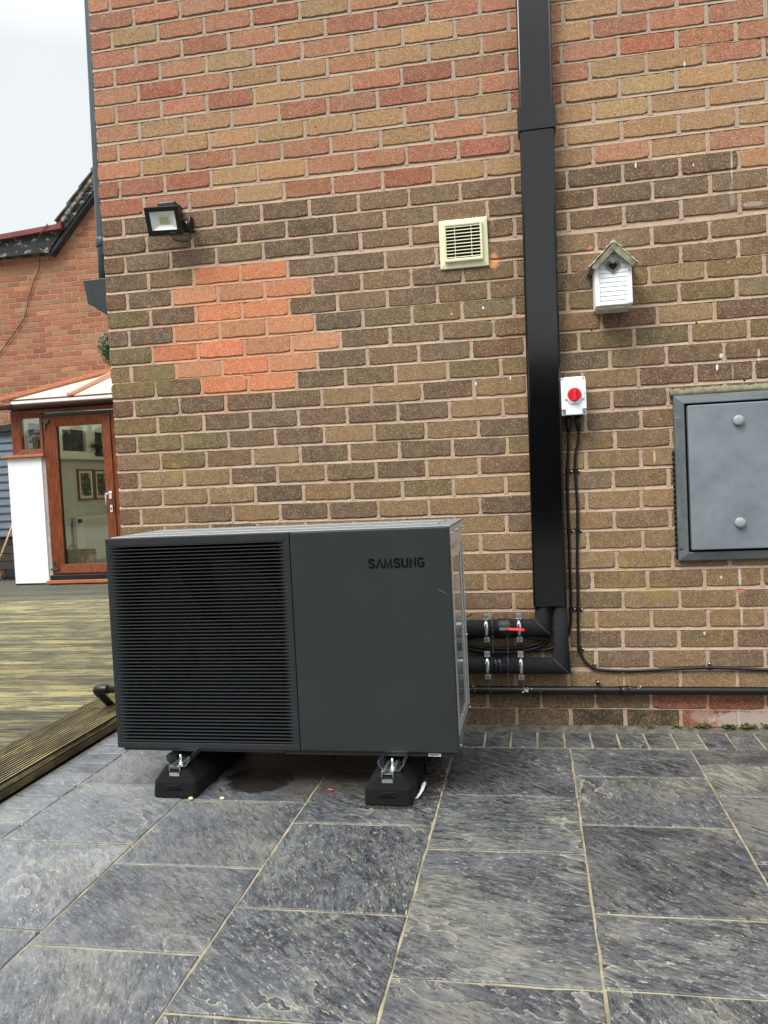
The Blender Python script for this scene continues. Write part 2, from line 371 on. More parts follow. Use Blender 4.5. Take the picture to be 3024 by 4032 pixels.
# ------------------------------------------------------------------ materials
m_brick = brick_mat('sanded_brick'); m_mortar = mortar_mat('mortar', (197, 171, 149), (172, 148, 128))
m_brick2 = brick_mat('far_brick', False, False); m_mortar2 = mortar_mat('far_mortar', (176, 146, 118), (160, 134, 108), False)
m_cement = simple('cement_fillet', (100, 94, 84), .95, var=.4, scale=26, bump=.9, bscale=90, dirt=.9)
# ------------------------------------------------------------------ house wall
house = thing('house_wall', 'large brown and red brick house wall that everything in the middle and right is fixed to', 'wall')
def zrow(r): return (39.5-r)*.085
mb = MB(); mo = MB(); rb = random.Random(3)
NB_ = 20
def cen(r, j):
    u = (.220 if r % 2 else .1075)+.225*j if j >= 0 else 0
    du, dz = warp(r, u); return u+du, zrow(r)+dz
for r in range(-12, 40):
    row = ROWS.get(r); prevz = None
    for k in range(NB_):
        xa, _ = cen(r, k-1); xb, _ = cen(r, k)
        um = (xa+xb)/2; du, dz = warp(r, um); zc = zrow(r)+dz
        vis = r >= 0 and xb < 3.1
        if row and k < len(row): L = row[k]
        elif r < 12: L = rb.choice('PROOTTTRP')
        else: L = rb.choice('BDMMMGMNBM' if r > 22 else 'BBDDMG')
        if r < 0: L = rb.choice('PROOTTRP')
        c = LIN[L]; g = 1+rb.gauss(0, .07); hs = rb.gauss(0, .035)
        if L in 'BDGMN' and rb.random() < .25: c = c.lerp(LIN[rb.choice('KMNG')], .35)
        if L == 'X': c = c.lerp(Vector(lin(rb.choice(((214, 112, 80), (206, 122, 86), (204, 146, 112), (188, 132, 100))))[:3]), .45)
        if L in 'PROTY': c = c.lerp(LIN['O'], .20).lerp(LIN[rb.choice('PROT')], .25*rb.random())
        c = (max(0, c[0]*g*(1+hs)), max(0, c[1]*g), max(0, c[2]*g*(1-hs)), 1)
        jl = .0048+abs(rb.gauss(0, .0012)); jr = .0048+abs(rb.gauss(0, .0012))
        x0 = xa+(0 if k == 0 else jl); x1 = xb-jr; h = .0365-abs(rb.gauss(0, .0007))
        brick(mb, x0, x1, zc-h, zc+h, 0.0, c, rb, nl=(9 if vis else 2), ns=(4 if vis else 1), jit=(.0011 if vis else .0004))
        # perpend and bed joint (weather struck: set back at the top, flush at the bottom)
        d2 = warp(r+1, um)[1]; zb = zrow(r+1)+d2+.0365
        mo.add([(xb-.009, .0022, zc-.045), (xb+.009, .0022, zc-.045), (xb+.009, .003, zc+.045), (xb-.009, .003, zc+.045)], [(0, 1, 2, 3)])
        if r < 39:
            n = 5
            for q in range(n):
                a = xa+(xb-xa)*q/n; e = xa+(xb-xa)*(q+1)/n
                if k == 0 and q == 0: a = .002
                da = zrow(r)+warp(r, a)[1]-.0355; de = zrow(r)+warp(r, e)[1]-.0355
                ba = zrow(r+1)+warp(r+1, a)[1]+.0368; be = zrow(r+1)+warp(r+1, e)[1]+.0368
                mo.add([(a, .0075, da+.002), (e, .0075, de+.002), (e, .0012, be-.001), (a, .0012, ba-.001)], [(0, 1, 2, 3)])
mb.build('brick_facing', m_brick, house); mo.build('pointing', m_mortar, house)
MB().box(.004, 4.6, .012, 3.8, -.2, 4.42).build('wall_core', m_mortar, house)
ms = MB(); q0 = len(ms.v)
for r in range(-12, 40):
    for k in range(17):
        u0 = .0 if k == 0 else (.1075 if r % 2 else .220)+.225*(k-1)+.005; u1 = (.1075 if r % 2 else .220)+.225*k-.005
        if k == 0: u0 = .021
        L = rb.choice('PROOT' if r < 12 else 'BDMMGN'); c = LIN[L]
        brick(ms, u0, u1, zrow(r)-.0365, zrow(r)+.0365, -.0005, (c[0], c[1], c[2], 1), rb, nl=2, ns=1, jit=.0005, dep=.004)
ms.v = [Vector((v.y, v.x, v.z)) for v in ms.v]
ms.build('brick_return', m_brick, house)
# cement fillet along the foot of the wall
mf = MB(); N = 60
for i in range(N+1):
    x = .0+4.6*i/N; zt = .010-.006*x+rb.gauss(0, .0025)
    mf.v += [Vector((x, .004, zt+.008)), Vector((x, -.012+rb.gauss(0, .002), zt+.002)), Vector((x, -.055+rb.gauss(0, .003), zt-.012)), Vector((x, -.084, -.006))]
for i in range(N):
    for j in range(3): mf.f.append((i*4+j, i*4+j+1, i*4+j+5, i*4+j+4)); mf.sm.append(True)
mf.build('cement_fillet', m_cement, house)
# ------------------------------------------------------------------ ground
m_ground = simple('ground_earth', (92, 90, 84), .95, var=.3, scale=3, bump=.4)
tag(MB().box(-60, 60, -60, 60, -.30, -.022).build('ground', m_ground), 'plain grey ground around the patio', kind='structure')
def slate(name, tinted=True):
    b = NB(name)
    at = b.n('ShaderNodeAttribute', attribute_name='tone')
    sc_ = b.n('ShaderNodeVectorMath', {0: at.outputs['Vector'], 'Scale': 9.0}, operation='SCALE').outputs[0]
    v = b.n('ShaderNodeVectorMath', {0: b.co, 1: sc_}, operation='ADD').outputs[0]
    ang = b.n('ShaderNodeSeparateXYZ', {0: at.outputs['Vector']})
    vr = b.n('ShaderNodeVectorRotate', {'Vector': v, 'Angle': b.math('ADD', b.math('MULTIPLY', ang.outputs[2], 1.0), .25)}, rotation_type='Z_AXIS').outputs[0]
    wv = b.n('ShaderNodeVectorMath', {0: vr, 1: b.n('ShaderNodeVectorMath', {0: b.n('ShaderNodeTexNoise', {'Vector': vr, 'Scale': 1.9, 'Detail': 3.0}).outputs['Color'], 'Scale': .13}, operation='SCALE').outputs[0]}, operation='ADD').outputs[0]
    st = b.n('ShaderNodeMapping', {'Vector': wv, 'Scale': (1.0, 1.9, 1.0)}).outputs[0]
    # riven relief: thin split layers, each ending in a sharp edge
    h1 = b.noise(1.9, 5, .55, vec=st); t = b.math('MULTIPLY', h1, 13.0); fr = b.math('FRACT', t)
    st3 = b.n('ShaderNodeMapping', {'Vector': wv, 'Scale': (1.0, 3.6, 1.0)}).outputs[0]
    h2 = b.noise(4.6, 6, .62, vec=st3); t2 = b.math('MULTIPLY', h2, 15.0); fr2 = b.math('FRACT', t2)
    saw = b.math('POWER', fr, 2.6); saw2 = b.math('POWER', fr2, 2.2)
    m1 = b.rng(b.noise(3.6, 3, .6, vec=v), .49, .64); m2 = b.rng(b.noise(6.0, 3, .6, vec=vr), .49, .62)
    terr = b.math('ADD', b.math('DIVIDE', b.math('ADD', b.math('FLOOR', t), b.math('POWER', fr, 4.0)), 13.0), b.math('MULTIPLY', b.math('ADD', b.math('FLOOR', t2), b.math('POWER', fr2, 4.0)), .022))
    grain = b.noise(15, 7, .8, vec=st3); fine = b.noise(150, 3, .8, vec=v); big = b.noise(2.6, 3, .55, vec=v)
    f = b.math('ADD', b.math('MULTIPLY', grain, .7), b.math('MULTIPLY', fine, .3))
    c = b.mix(b.rng(f, .42, .60), lin((32, 34, 37)), lin((90, 93, 95)))
    c = b.mix(b.math('MULTIPLY', b.math('MULTIPLY', saw, m1), b.rng(grain, .36, .56, .35, .80)), c, lin((146, 141, 124)))
    c = b.mix(b.math('MULTIPLY', b.math('MULTIPLY', saw2, m2), b.rng(grain, .36, .56, .2, .75)), c, lin((112, 114, 112)))
    c = b.mix(b.math('MULTIPLY', b.rng(big, .50, .64), .40), c, lin((92, 95, 98)))
    c = b.mix(b.math('MULTIPLY', b.math('MULTIPLY', b.rng(fr, .93, .985), m1), .70), c, lin((172, 168, 152)))
    c = b.mix(b.math('MULTIPLY', b.math('MULTIPLY', b.rng(fr2, .90, .98), m2), .45), c, lin((160, 158, 148)))
    c = b.mix(b.math('MULTIPLY', b.rng(fr, .14, .0), .5), c, lin((28, 29, 31)))
    chips = b.rng(b.noise(36, 5, .85, vec=st3), .575, .63)
    c = b.mix(b.math('MULTIPLY', chips, .75), c, lin((176, 174, 164)))
    c = b.mix(b.math('MULTIPLY', b.rng(b.noise(2.3, 4, .6, vec=wv), .50, .66), b.rng(grain, .35, .6, .10, .5)), c, lin((142, 137, 120)))
    dark = b.rng(b.noise(30, 5, .85, vec=st3), .42, .37)
    c = b.mix(b.math('MULTIPLY', dark, .7), c, lin((27, 28, 30)))
    # some slabs are darker, some greyer
    c = b.mix(1.0, c, b.n('ShaderNodeCombineColor', {0: b.rng(ang.outputs[0], 0, 1, .80, 1.10), 1: b.rng(ang.outputs[0], 0, 1, .80, 1.11), 2: b.rng(ang.outputs[0], 0, 1, .85, 1.12)}).outputs[0], 'MULTIPLY')
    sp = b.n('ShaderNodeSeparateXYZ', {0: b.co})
    c = b.mix(b.math('MULTIPLY', b.rng(sp.outputs[0], 1.3, .1, 0, .55), b.rng(b.noise(3.5, 5, .7, vec=wv), .35, .62, .35, 1)), c, lin((148, 154, 160)))  # pale blue sky sheen painted into the slab colour towards the left
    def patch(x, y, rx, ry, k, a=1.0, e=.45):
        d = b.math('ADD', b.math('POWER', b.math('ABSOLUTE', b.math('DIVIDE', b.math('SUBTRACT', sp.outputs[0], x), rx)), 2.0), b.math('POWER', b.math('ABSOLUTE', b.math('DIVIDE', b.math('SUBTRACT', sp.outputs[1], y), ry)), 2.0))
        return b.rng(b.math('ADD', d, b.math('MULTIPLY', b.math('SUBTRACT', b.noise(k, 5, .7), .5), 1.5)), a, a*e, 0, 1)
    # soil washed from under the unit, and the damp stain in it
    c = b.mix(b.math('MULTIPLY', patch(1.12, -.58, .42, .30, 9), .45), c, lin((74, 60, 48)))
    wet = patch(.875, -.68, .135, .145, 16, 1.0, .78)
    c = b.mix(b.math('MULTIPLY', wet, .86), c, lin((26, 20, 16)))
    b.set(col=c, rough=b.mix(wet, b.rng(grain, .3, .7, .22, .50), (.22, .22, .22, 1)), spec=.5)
    h = b.math('ADD', b.math('MULTIPLY', terr, 1.5), b.math('ADD', b.math('MULTIPLY', grain, .35), b.math('MULTIPLY', fine, .08)))
    b.bump(h, .8, .012)
    return b.m
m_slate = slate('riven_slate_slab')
m_grout = simple('patio_pointing', (146, 136, 112), .95, var=.28, scale=14, bump=.5, dirt=.75)
tl = MB(); rt = random.Random(11)
def slab(x0, x1, y0, y1, g=.0032, nseg=8, h=.0, jit=.0012):
    """one slab: wobbly outline, rounded arris; y0 nearer the camera"""
    x0 += g; x1 -= g; y0 += g*1.5; y1 -= g*1.5
    c = (rt.random(), rt.random(), rt.random(), 1); out = []; k = len(tl.v)
    for s, (ax, ay, bx, by) in enumerate(((x0, y0, x1, y0), (x1, y0, x1, y1), (x1, y1, x0, y1), (x0, y1, x0, y0))):
        for i in range(nseg):
            t = i/nseg; out.append((ax+(bx-ax)*t+rt.gauss(0, jit), ay+(by-ay)*t+rt.gauss(0, jit)))
    mx_, my_ = (x0+x1)/2, (y0+y1)/2; n = len(out); dz = rt.uniform(-.0012, .0012)+h
    for z, ins in ((-.02, -.001), (-.003, 0), (0, .0028)):
        for x, y in out:
            tl.v.append(Vector((x+(ins if x < mx_ else -ins), y+(ins if y < my_ else -ins), z+(dz if z > -.01 else 0)))); tl.c.append(c)
    for a in range(2):
        for i in range(n):
            j = (i+1) % n; tl.f.append((k+a*n+i, k+a*n+j, k+(a+1)*n+j, k+(a+1)*n+i)); tl.sm.append(a == 1)
    tl.f.append(tuple(k+2*n+i for i in range(n))); tl.sm.append(False)
XC = [.183, .652, 1.112, 1.576, 2.040, 2.498, 2.960, 3.42, 3.88, 4.34, 4.8]
YC = [[-.76, -1.245, -1.73, -2.2, -2.65, -3.15], [-.42, -.887, -1.362, -1.79, -2.28, -2.75], [-.57, -1.045, -1.575, -2.0, -2.48, -2.9],
      [-.785, -1.2, -1.83, -2.3, -2.75], [-.585, -1.0, -1.52, -1.825, -2.3, -2.8], [-.451, -.752, -1.22, -1.7, -2.15, -2.6],
      [-.6, -1.05, -1.5, -1.95, -2.4], [-.7, -1.2, -1.8, -2.4], [-.75, -1.1, -1.6, -2.2], [-.75, -1.1, -1.6, -2.2]]
for i in range(10):
    ys = [-.284]+YC[i]
    while ys[-1] > -7.4: ys.append(ys[-1]-rt.choice((.47, .47, .62, .31)))
    for a, b_ in zip(ys, ys[1:]): slab(XC[i], XC[i+1], b_, a)
y = -.196
for k in range(62): slab(-.012, .183, y-.1155, y, nseg=4, jit=.0008); y -= .1155
x = .183
x = 1.694-.1085*14
while x < 4.75: slab(x, x+.1085, -.284, -.082, nseg=4, jit=.0008, g=.0045); x += .1085
slab(-.012, 1.694-.1085*14, -.196, -.082, nseg=4)
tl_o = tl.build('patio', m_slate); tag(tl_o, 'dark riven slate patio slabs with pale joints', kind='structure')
gm = MB(); gm.box(-.02, 4.82, -7.6, -.080, -.028, -.0042)
gr = gm.build('patio_joints', m_grout); tag(gr, 'sandy pointing between the patio slabs', kind='structure')
# damp, soil and bits under the unit
m_soil = simple('crumbled_soil', (62, 48, 34), .9, var=.5, scale=80, bump=.9, bscale=240)
gm = MB(); rr = random.Random(9)
for i in range(900):
    if i < 560: x = rr.gauss(1.53, .028); yy = rr.uniform(-.83, -.45); yy = rr.gauss(-.66, .12)
    elif i < 760: x = rr.uniform(1.31, 1.51); yy = -.912+rr.gauss(0, .008)
    else: x = rr.uniform(.6, 1.6); yy = rr.uniform(-.9, -.35)
    s = abs(rr.gauss(.0016, .001))+.0007
    gm.ball((x, yy, .001+s*.3), s, (rr.uniform(.7, 1.6), rr.uniform(.7, 1.6), .6), n=5, m=3)
tag(gm.build('loose_soil', m_soil), 'crumbs of soil and grit scattered round the right hand rubber block', kind='stuff')
m_peb = simple('pebble_cream', (214, 196, 160), .8, bump=.3)
for (x, yy, s, lb) in ((.802, -.876, .0075, 'small cream pebble on the joint just right of the left rubber block'), (.687, -.885, .008, 'flat buff chip at the right foot of the left rubber block')):
    o = MB().ball((x, yy, s*.5), s, (1.2, .9, .7), mat=None).build('pebble', m_peb); tag(o, lb, 'pebble')
o = MB().tube([(1.166, -.776, .0045), (1.186, -.779, .0045)], .0035, 8).build('wall_plug', simple('orange_plastic', (200, 96, 60), .5)); tag(o, 'short orange plastic wall plug lying on a slab between the rubber blocks', 'wall plug')
# scrap of white paper
pm = MB(); P0 = [(1.487, -.862), (1.500, -.868), (1.512, -.835), (1.520, -.78), (1.523, -.722), (1.512, -.715), (1.500, -.735), (1.500, -.80)]
k = len(P0)
for z in (.006, .0052):
    for i, (x, yy) in enumerate(P0): pm.v.append(Vector((1.503+(x-1.503)*.72, -.79+(yy+.79)*.8, z+.004*((i*7) % 3)+(.010 if 2 < i < 7 else 0))))
pm.v += [Vector((1.506, -.79, .018)), Vector((1.506, -.79, .0172))]
for i in range(k):
    j = (i+1) % k; pm.f += [(i, j, 2*k), (k+j, k+i, 2*k+1), (i, k+i, k+j, j)]; pm.sm += [False]*3
tag(pm.build('paper_scrap', simple('white_paper', (232, 232, 234), .7, var=.05)), 'crumpled scrap of white paper against the right rubber block', 'paper')
# moss at the foot of the wall
m_moss = simple('moss', (78, 90, 34), .95, var=.5, scale=90, bump=.9)
gm = MB()
for cx_, nn in ((2.385, 34), (2.60, 26), (2.70, 40), (2.77, 46), (2.86, 24), (2.50, 10)):
    for i in range(nn):
        s = abs(rr.gauss(.003, .0015))+.001; gm.ball((cx_+rr.gauss(0, .018), -.012+rr.gauss(0, .008), .006+rr.gauss(0, .005)), s, (1.2, 1, .8), n=6, m=4)
tag(gm.build('moss', m_moss), 'green moss tufts along the cement at the foot of the wall', kind='stuff')
# evergreen screen added behind the camera, unseen, to darken the reflections
m_added_hedge = simple('added_hedge_leaves', (30, 42, 26), .8, var=.6, scale=9, bump=1.0, bscale=20)
hg = MB(); rh = random.Random(14)
for i in range(2600):
    x_ = rh.uniform(-16, 18); z_ = rh.uniform(0, 3.3); s_ = rh.uniform(.10, .22); y_ = -12.3+rh.uniform(0, .5)
    d = Vector((rh.gauss(0, .5), 1, rh.gauss(0, .6))).normalized(); u_ = d.orthogonal().normalized(); v_ = d.cross(u_); c_ = Vector((x_, y_, z_))
    hg.add([c_-u_*s_, c_-v_*s_, c_+u_*s_, c_+v_*s_], [(0, 1, 2, 3)])
hg.box(-16, 18, -13.4, -12.4, -.05, 3.2)
tag(hg.build('added_hedge', m_added_hedge), 'dark evergreen screen added unseen behind the camera to darken reflections', kind='stuff')
# ------------------------------------------------------------------ decking
def wood_mat(name, c1, c2, c3, ax, moss=.5):
    b = NB(name); st = (1.0, 9.0, 9.0) if ax == 'x' else (9.0, 1.0, 9.0)
    g = b.noise(6, 6, .65, stretch=st); gg = b.noise(2.6, 7, .78, stretch=(.55, 15.0, 9.0) if ax == 'x' else (15.0, .55, 9.0)); s2 = (1.0, 3.2, 1.0) if ax == 'x' else (2.6, 1.0, 1.0)
    big = b.noise(2.6, 7, .7, stretch=s2); fine = b.noise(160, 3, .7)
    c = b.mix(b.rng(g, .36, .64), lin(c1), lin(c2))
    c = b.mix(b.math('MULTIPLY', b.rng(b.math('ADD', b.math('MULTIPLY', big, .7), b.math('MULTIPLY', gg, .3)), .47, .55), moss), c, lin(c3))
    c = b.mix(b.rng(gg, .44, .36), c, lin((30, 30, 25)))
    # cleaner grey strip of deck in front of the door
    y = b.n('ShaderNodeSeparateXYZ', {0: b.co}).outputs[1]
    if ax == 'x': c = b.mix(b.rng(b.math('ADD', y, b.math('MULTIPLY', big, 1.2)), 4.3, 4.7, 0, .85), c, lin((82, 84, 76)))
    c = b.mix(b.rng(fine, .35, .65), b.mix(1.0, c, (.7, .7, .7, 1), 'MULTIPLY'), b.mix(1.0, c, (1.15, 1.15, 1.1, 1), 'MULTIPLY'))
    if ax == 'x':
        yy_ = b.math('DIVIDE', b.math('ADD', b.n('ShaderNodeSeparateXYZ', {0: b.co}).outputs[1], 2.3), .125); wnn = b.n('ShaderNodeTexWhiteNoise', noise_dimensions='1D'); b.put(wnn.inputs['W'], b.math('FLOOR', yy_))
        c = b.mix(b.rng(wnn.outputs[0], 0, 1, 0, .55), c, b.mix(1.0, c, (.62, .64, .62, 1), 'MULTIPLY'))
        c = b.mix(b.math('MULTIPLY', b.rng(b.math('FRACT', yy_), .10, .03), .8), c, lin((26, 25, 20)))
    # grooves painted black below the board tops: recess shade along with dirt
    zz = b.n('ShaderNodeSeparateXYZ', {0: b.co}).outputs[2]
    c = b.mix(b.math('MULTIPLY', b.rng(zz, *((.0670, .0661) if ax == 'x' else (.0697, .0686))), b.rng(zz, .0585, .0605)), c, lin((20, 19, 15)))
    b.set(col=c, rough=.62, spec=.4); b.bump(b.math('ADD', gg, fine), .5, .003)
    return b.m
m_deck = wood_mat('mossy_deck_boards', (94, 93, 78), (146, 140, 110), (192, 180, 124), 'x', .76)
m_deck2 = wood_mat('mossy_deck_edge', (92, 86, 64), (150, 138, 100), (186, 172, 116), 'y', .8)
deck = thing('timber_deck', 'raised grooved timber decking, yellow with algae, running from the patio to the glazed door', 'decking', (-.02, 0, 0))
def board_profile(w, t, n, g=.0022):
    """grooved top profile: list of (across, height)"""
    p = [(0.0, 0), (0.0, t-.004), (.004, t)]
    s = (w-.012)/n
    for i in range(n):
        a = .006+s*i; p += [(a+s*.16, t), (a+s*.26, t-g), (a+s*.76, t-g), (a+s*.86, t)]
    return p+[(w-.004, t), (w, t-.004), (w, 0)]
dm = MB(); pitch = .125; ZD = .068; yb = -1.9; rd = random.Random(21)
n_main = int((5.25+2.3)/pitch)
for i in range(n_main):
    y0 = -2.3+i*pitch; near = y0 < 1.6
    dz = rd.uniform(-.0008, .0008); p = [(y0+.003+a, ZD-.028+h+dz) for a, h in board_profile(pitch-.008, .028, 8 if near else 5, .0055)]
    dm.prism(p, 'x', -7.4, -.286)
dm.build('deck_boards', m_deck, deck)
em = MB()
for k in range(2):
    x0 = -.280+k*.131; p = [(x0+a, ZD-.028+h+.002) for a, h in board_profile(.127, .028, 7, .008)]
    em.prism(p, 'y', -5.6, .0 if k else -.0)
em.prism([(-.28+a, ZD-.028+h+.002) for a, h in board_profile(.262, .028, 14, .008)], 'y', .006, .32)
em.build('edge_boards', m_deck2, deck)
fm = MB(); fm.box(-.036, -.022, -5.6, -.02, .006, .036); fm.box(-.060, -.036, -5.6, -.02, .0, .039)
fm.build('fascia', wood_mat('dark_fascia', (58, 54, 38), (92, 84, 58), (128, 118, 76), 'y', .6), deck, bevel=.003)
# ------------------------------------------------------------------ heat pump
m_case = simple('charcoal_powder_coat', (45, 48, 49), .38, var=.10, scale=3, bump=.12, bscale=700, spec=.35)
m_slat = simple('slat_edges', (52, 57, 59), .5, var=.06, scale=9, spec=.3)
m_grille = simple('charcoal_grille', (40, 44, 46), .5, var=.06, scale=9, spec=.3)
m_dark = simple('dark_interior', (6, 6, 7), .9, var=.1)
m_fan = simple('black_fan_plastic', (4, 4, 5), .5, var=.1)
def steel(name, c, r, scr=.5):
    b = NB(name); n = b.noise(5, 5, .6); s = b.noise(26, 4, .7, stretch=(1, 1, .08))
    b.set(col=b.mix(b.rng(n, .3, .7), tuple(x*.85 for x in lin(c)[:3])+(1,), lin(c)), metal=1.0, rough=b.rng(s, .3, .7, r, r+.1*scr))
    b.bump(b.noise(3, 2), .03, .01)
    return b.m
m_steel = steel('polished_zinc_steel', (172, 174, 172), .06); m_side = simple('coated_side_steel', (172, 174, 172), .11, .72, var=.05); m_strip = simple('pressed_steel_edge', (190, 193, 192), .26, .4, var=.06); m_top = simple('top_steel', (150, 154, 156), .42, .45, var=.04)
m_zinc = steel('bright_zinc', (206, 212, 214), .22, 1); m_alu = steel('aluminium_rail', (222, 225, 226), .35, 1)
hp = thing('heat_pump', 'large charcoal heat pump with slatted fan grille, standing on two black rubber blocks', 'heat pump', (.360, -.784, .150), math.radians(-.72))
W_, D_, H_ = 1.285, .45, .788
HM = wm(hp)
def L(): return MB()
def hb(m, name, mat, parent=hp, **k): return m.build(name, mat, parent, local=True, **k)
def loc(o, parent): WM[o.name] = wm(hp); return o
# shell
b_ = MB(); b_.box(.006, W_-.004, D_-.012, D_, .008, H_-.004); b_.box(.004, .012, .045, D_-.012, .008, H_-.004); b_.box(.016, W_-.006, .05, D_-.012, .006, .016)
hb(b_, 'casing', m_case)
MBT = MB(); MBT.box(.004, W_+.003, .034, D_+.003, H_-.004, H_+.002)
for yy in (.12, .30): MBT.box(.05, W_-.05, yy, yy+.05, H_+.002, H_+.006)
hb(MBT, 'top_panel', m_top, bevel=.0015)
sp_ = MB(); X0 = W_-.002
sp_.box(X0-.01, X0, .034, D_, .002, H_-.005)
sp_o = hb(sp_, 'side_panel', m_side); loc(sp_o, hp); sp_ = MB()
# pressed frame of the service side panel
for (y0, y1, z0, z1) in ((.036, .075, .05, .70), (.335, .352, .05, .70), (.0755, .3345, .672, .70), (.0755, .3345, .05, .085), (.036, D_, .72, H_-.006), (.425, D_, .05, .70)):
    sp_.box(X0+.0002, X0+.004, y0, y1, z0, z1)
hb(sp_, 'pressed_frame', m_strip, parent=sp_o, bevel=.0012)
sc_m = MB()
for (yy, zz) in ((.06, .760), (.235, .760), (.43, .760), (.05, .012), (.425, .04), (.43, .33)): sc_m.ball((X0+.006, yy, zz), .0058, (.7, 1, 1))
pieces(sc_m, 'screw', m_zinc, hp, local=True)
hb(MB().box(.7165, W_, -.002, .036, .0, H_), 'front_panel', m_case, bevel=.0055, seg=3)
# base pan lip, showing a step below the panels
hb(MB().box(.022, .655, .006, D_-.02, -.010, -.0005).box(.6555, W_-.02, .010, D_-.02, -.016, -.0005), 'base_pan', m_case, bevel=.001)
stk = hb(MB().box(1.178, 1.222, .0088, .0098, -.0145, -.0035), 'rating_sticker', simple('sticker', (226, 228, 228), .5, var=.03))
bars = MB(); rk = random.Random(2); xx = 1.181
while xx < 1.215: wv_ = rk.choice((.0008, .0014, .0022)); bars.box(xx, xx+wv_, .0084, .0088, -.0125, -.0065); xx += wv_+rk.choice((.0009, .0016))
hb(bars, 'print', simple('sticker_ink', (60, 62, 66), .6), parent=loc(stk, hp))
# grille: frame, dished side cheeks, slats
gf = MB(); GX0, GX1, GZ0, GZ1 = .014, .700, .022, .758
gf.box(0, .7145, 0, .034, GZ1, H_-.001); gf.box(0, .7145, 0, .034, 0, GZ0); gf.box(0, GX0, 0, .034, GZ0, GZ1); gf.box(GX1, .7145, 0, .034, GZ0, GZ1)
grl = hb(gf, 'grille', m_grille, bevel=.002); loc(grl, hp)
ck = MB()
for sgn, gx in ((1, GX0), (-1, GX1)):
    prof = [(0, .001), (.012, .004), (.026, .012), (.040, .026), (.052, .046), (.060, .075)]; n = len(prof); k = len(ck.v)
    for z in (GZ0, GZ1):
        for a, d in prof: ck.v.append(Vector((gx+sgn*a, d, z)))
    for i in range(n-1): ck.f.append((k+i, k+i+1, k+n+i+1, k+n+i)); ck.sm.append(True)
pieces(ck, 'grille_cheek', m_grille, grl, local=True)
sl_ = MB(); ns = 58
for i in range(ns):
    z = GZ0+.0062+i*(GZ1-GZ0-.008)/(ns-1)
    sl_.prism([(.0006, z-.0011), (.0006, z+.0011), (.024, z+.0018), (.024, z+.0006)], 'x', GX0-.001, GX1+.001)
hb(sl_, 'slats', m_slat, parent=grl)
hb(MB().box(.012, .70, .15, .16, .02, H_-.01).box(.012, .0135, .076, .15, .02, .77).box(.70, .702, .04, .15, .02, .77), 'shroud', m_dark)
fan = hb(MB().cyl((.365, 0, .385), 'y', .075, .085, .12, 28), 'fan_hub', m_fan); loc(fan, hp)
for q in range(3):
    bl = MB(); a0 = q*2*math.pi/3+.4; n = 9
    for i in range(n):
        t = i/(n-1)
        for s_ in (0, 1):
            rr_ = .07+.25*s_; a = a0+(t-.5)*(1.2+.5*s_)+(.35 if s_ else 0)
            bl.v.append(Vector((.365+rr_*math.cos(a), .09+.035*t, .385+rr_*math.sin(a)))); bl.v.append(Vector((.365+rr_*math.cos(a), .093+.035*t, .385+rr_*math.sin(a))))
    for i in range(n-1): bl.f += [(4*i, 4*i+2, 4*i+6, 4*i+4), (4*i+1, 4*i+5, 4*i+7, 4*i+3)]; bl.sm += [True, True]
    hb(bl, 'fan_blade', m_fan, parent=fan)
gd = MB()
for r_ in (.06, .12, .18, .24, .30, .345): gd.tube([(.365+r_*math.cos(a*math.pi/20), .074, .385+r_*math.sin(a*math.pi/20)) for a in range(41)], .0016, 5, False)
hb(gd, 'fan_guard', simple('guard_wire', (5, 5, 5), .4), parent=fan)
# maker's name in raised letters, drawn as strokes on a 0..w, 0..1 grid
def strokes(letter):
    arc = lambda cx_, cy_, rx, ry, a0, a1, n=10: [(cx_+rx*math.cos(math.radians(a0+(a1-a0)*i/n)), cy_+ry*math.sin(math.radians(a0+(a1-a0)*i/n))) for i in range(n+1)]
    return {'S': [[(.74, .72)]+arc(.44, .74, .29, .18, 15, 180, 8)+arc(.44, .68, .29, .16, 190, 255, 4)+[(.5, .49)]+arc(.46, .31, .30, .17, 70, 0, 4)+arc(.46, .27, .30, .19, 0, -180, 10)],
            'A': [[(.08, 0), (.46, .95), (.84, 0)]], 'M': [[(.10, 0), (.16, .92), (.52, .12), (.88, .92), (.94, 0)]],
            'U': [[(.12, 1), (.12, .32)]+arc(.44, .30, .32, .22, 180, 360, 10)+[(.76, 1)]], 'N': [[(.12, 0), (.12, .92), (.72, .08), (.72, 1)]],
            'G': [arc(.44, .70, .31, .23, 28, 180, 8)+arc(.44, .30, .31, .22, 180, 360, 10)+[(.75, .46), (.48, .46)]]}[letter]
def ribbon(mb, pts, wd, y0, y1):
    n = len(pts); Lf = []; Rt = []
    for i, p in enumerate(pts):
        a = Vector(pts[max(0, i-1)]); b2 = Vector(pts[min(n-1, i+1)]); p = Vector(p)
        d0 = (p-a).normalized() if i else (b2-p).normalized(); d1 = (b2-p).normalized() if i < n-1 else d0
        t = (d0+d1); t = t.normalized() if t.length > .3 else d0; nn = Vector((-t.y, t.x)); k = min(1.7, 1/max(.45, nn.dot(Vector((-d0.y, d0.x)))))
        Lf.append(p+nn*wd/2*k); Rt.append(p-nn*wd/2*k)
    k = len(mb.v)
    for y in (y0, y1):
        for q in Lf+Rt: mb.v.append(Vector((q.x, y, q.y)))
    N2 = 2*n
    for i in range(n-1):
        for f in ((i, i+1, n+i+1, n+i), (N2+i, N2+n+i, N2+n+i+1, N2+i+1), (i, N2+i, N2+i+1, i+1), (n+i, n+i+1, N2+n+i+1, N2+n+i)):
            mb.f.append(tuple(k+q for q in f)); mb.sm.append(False)
    for i in (0, n-1): mb.f.append((k+i, k+n+i, k+N2+n+i, k+N2+i)); mb.sm.append(False)
lt = MB(); hL = .0345; x = .998; wL = .203
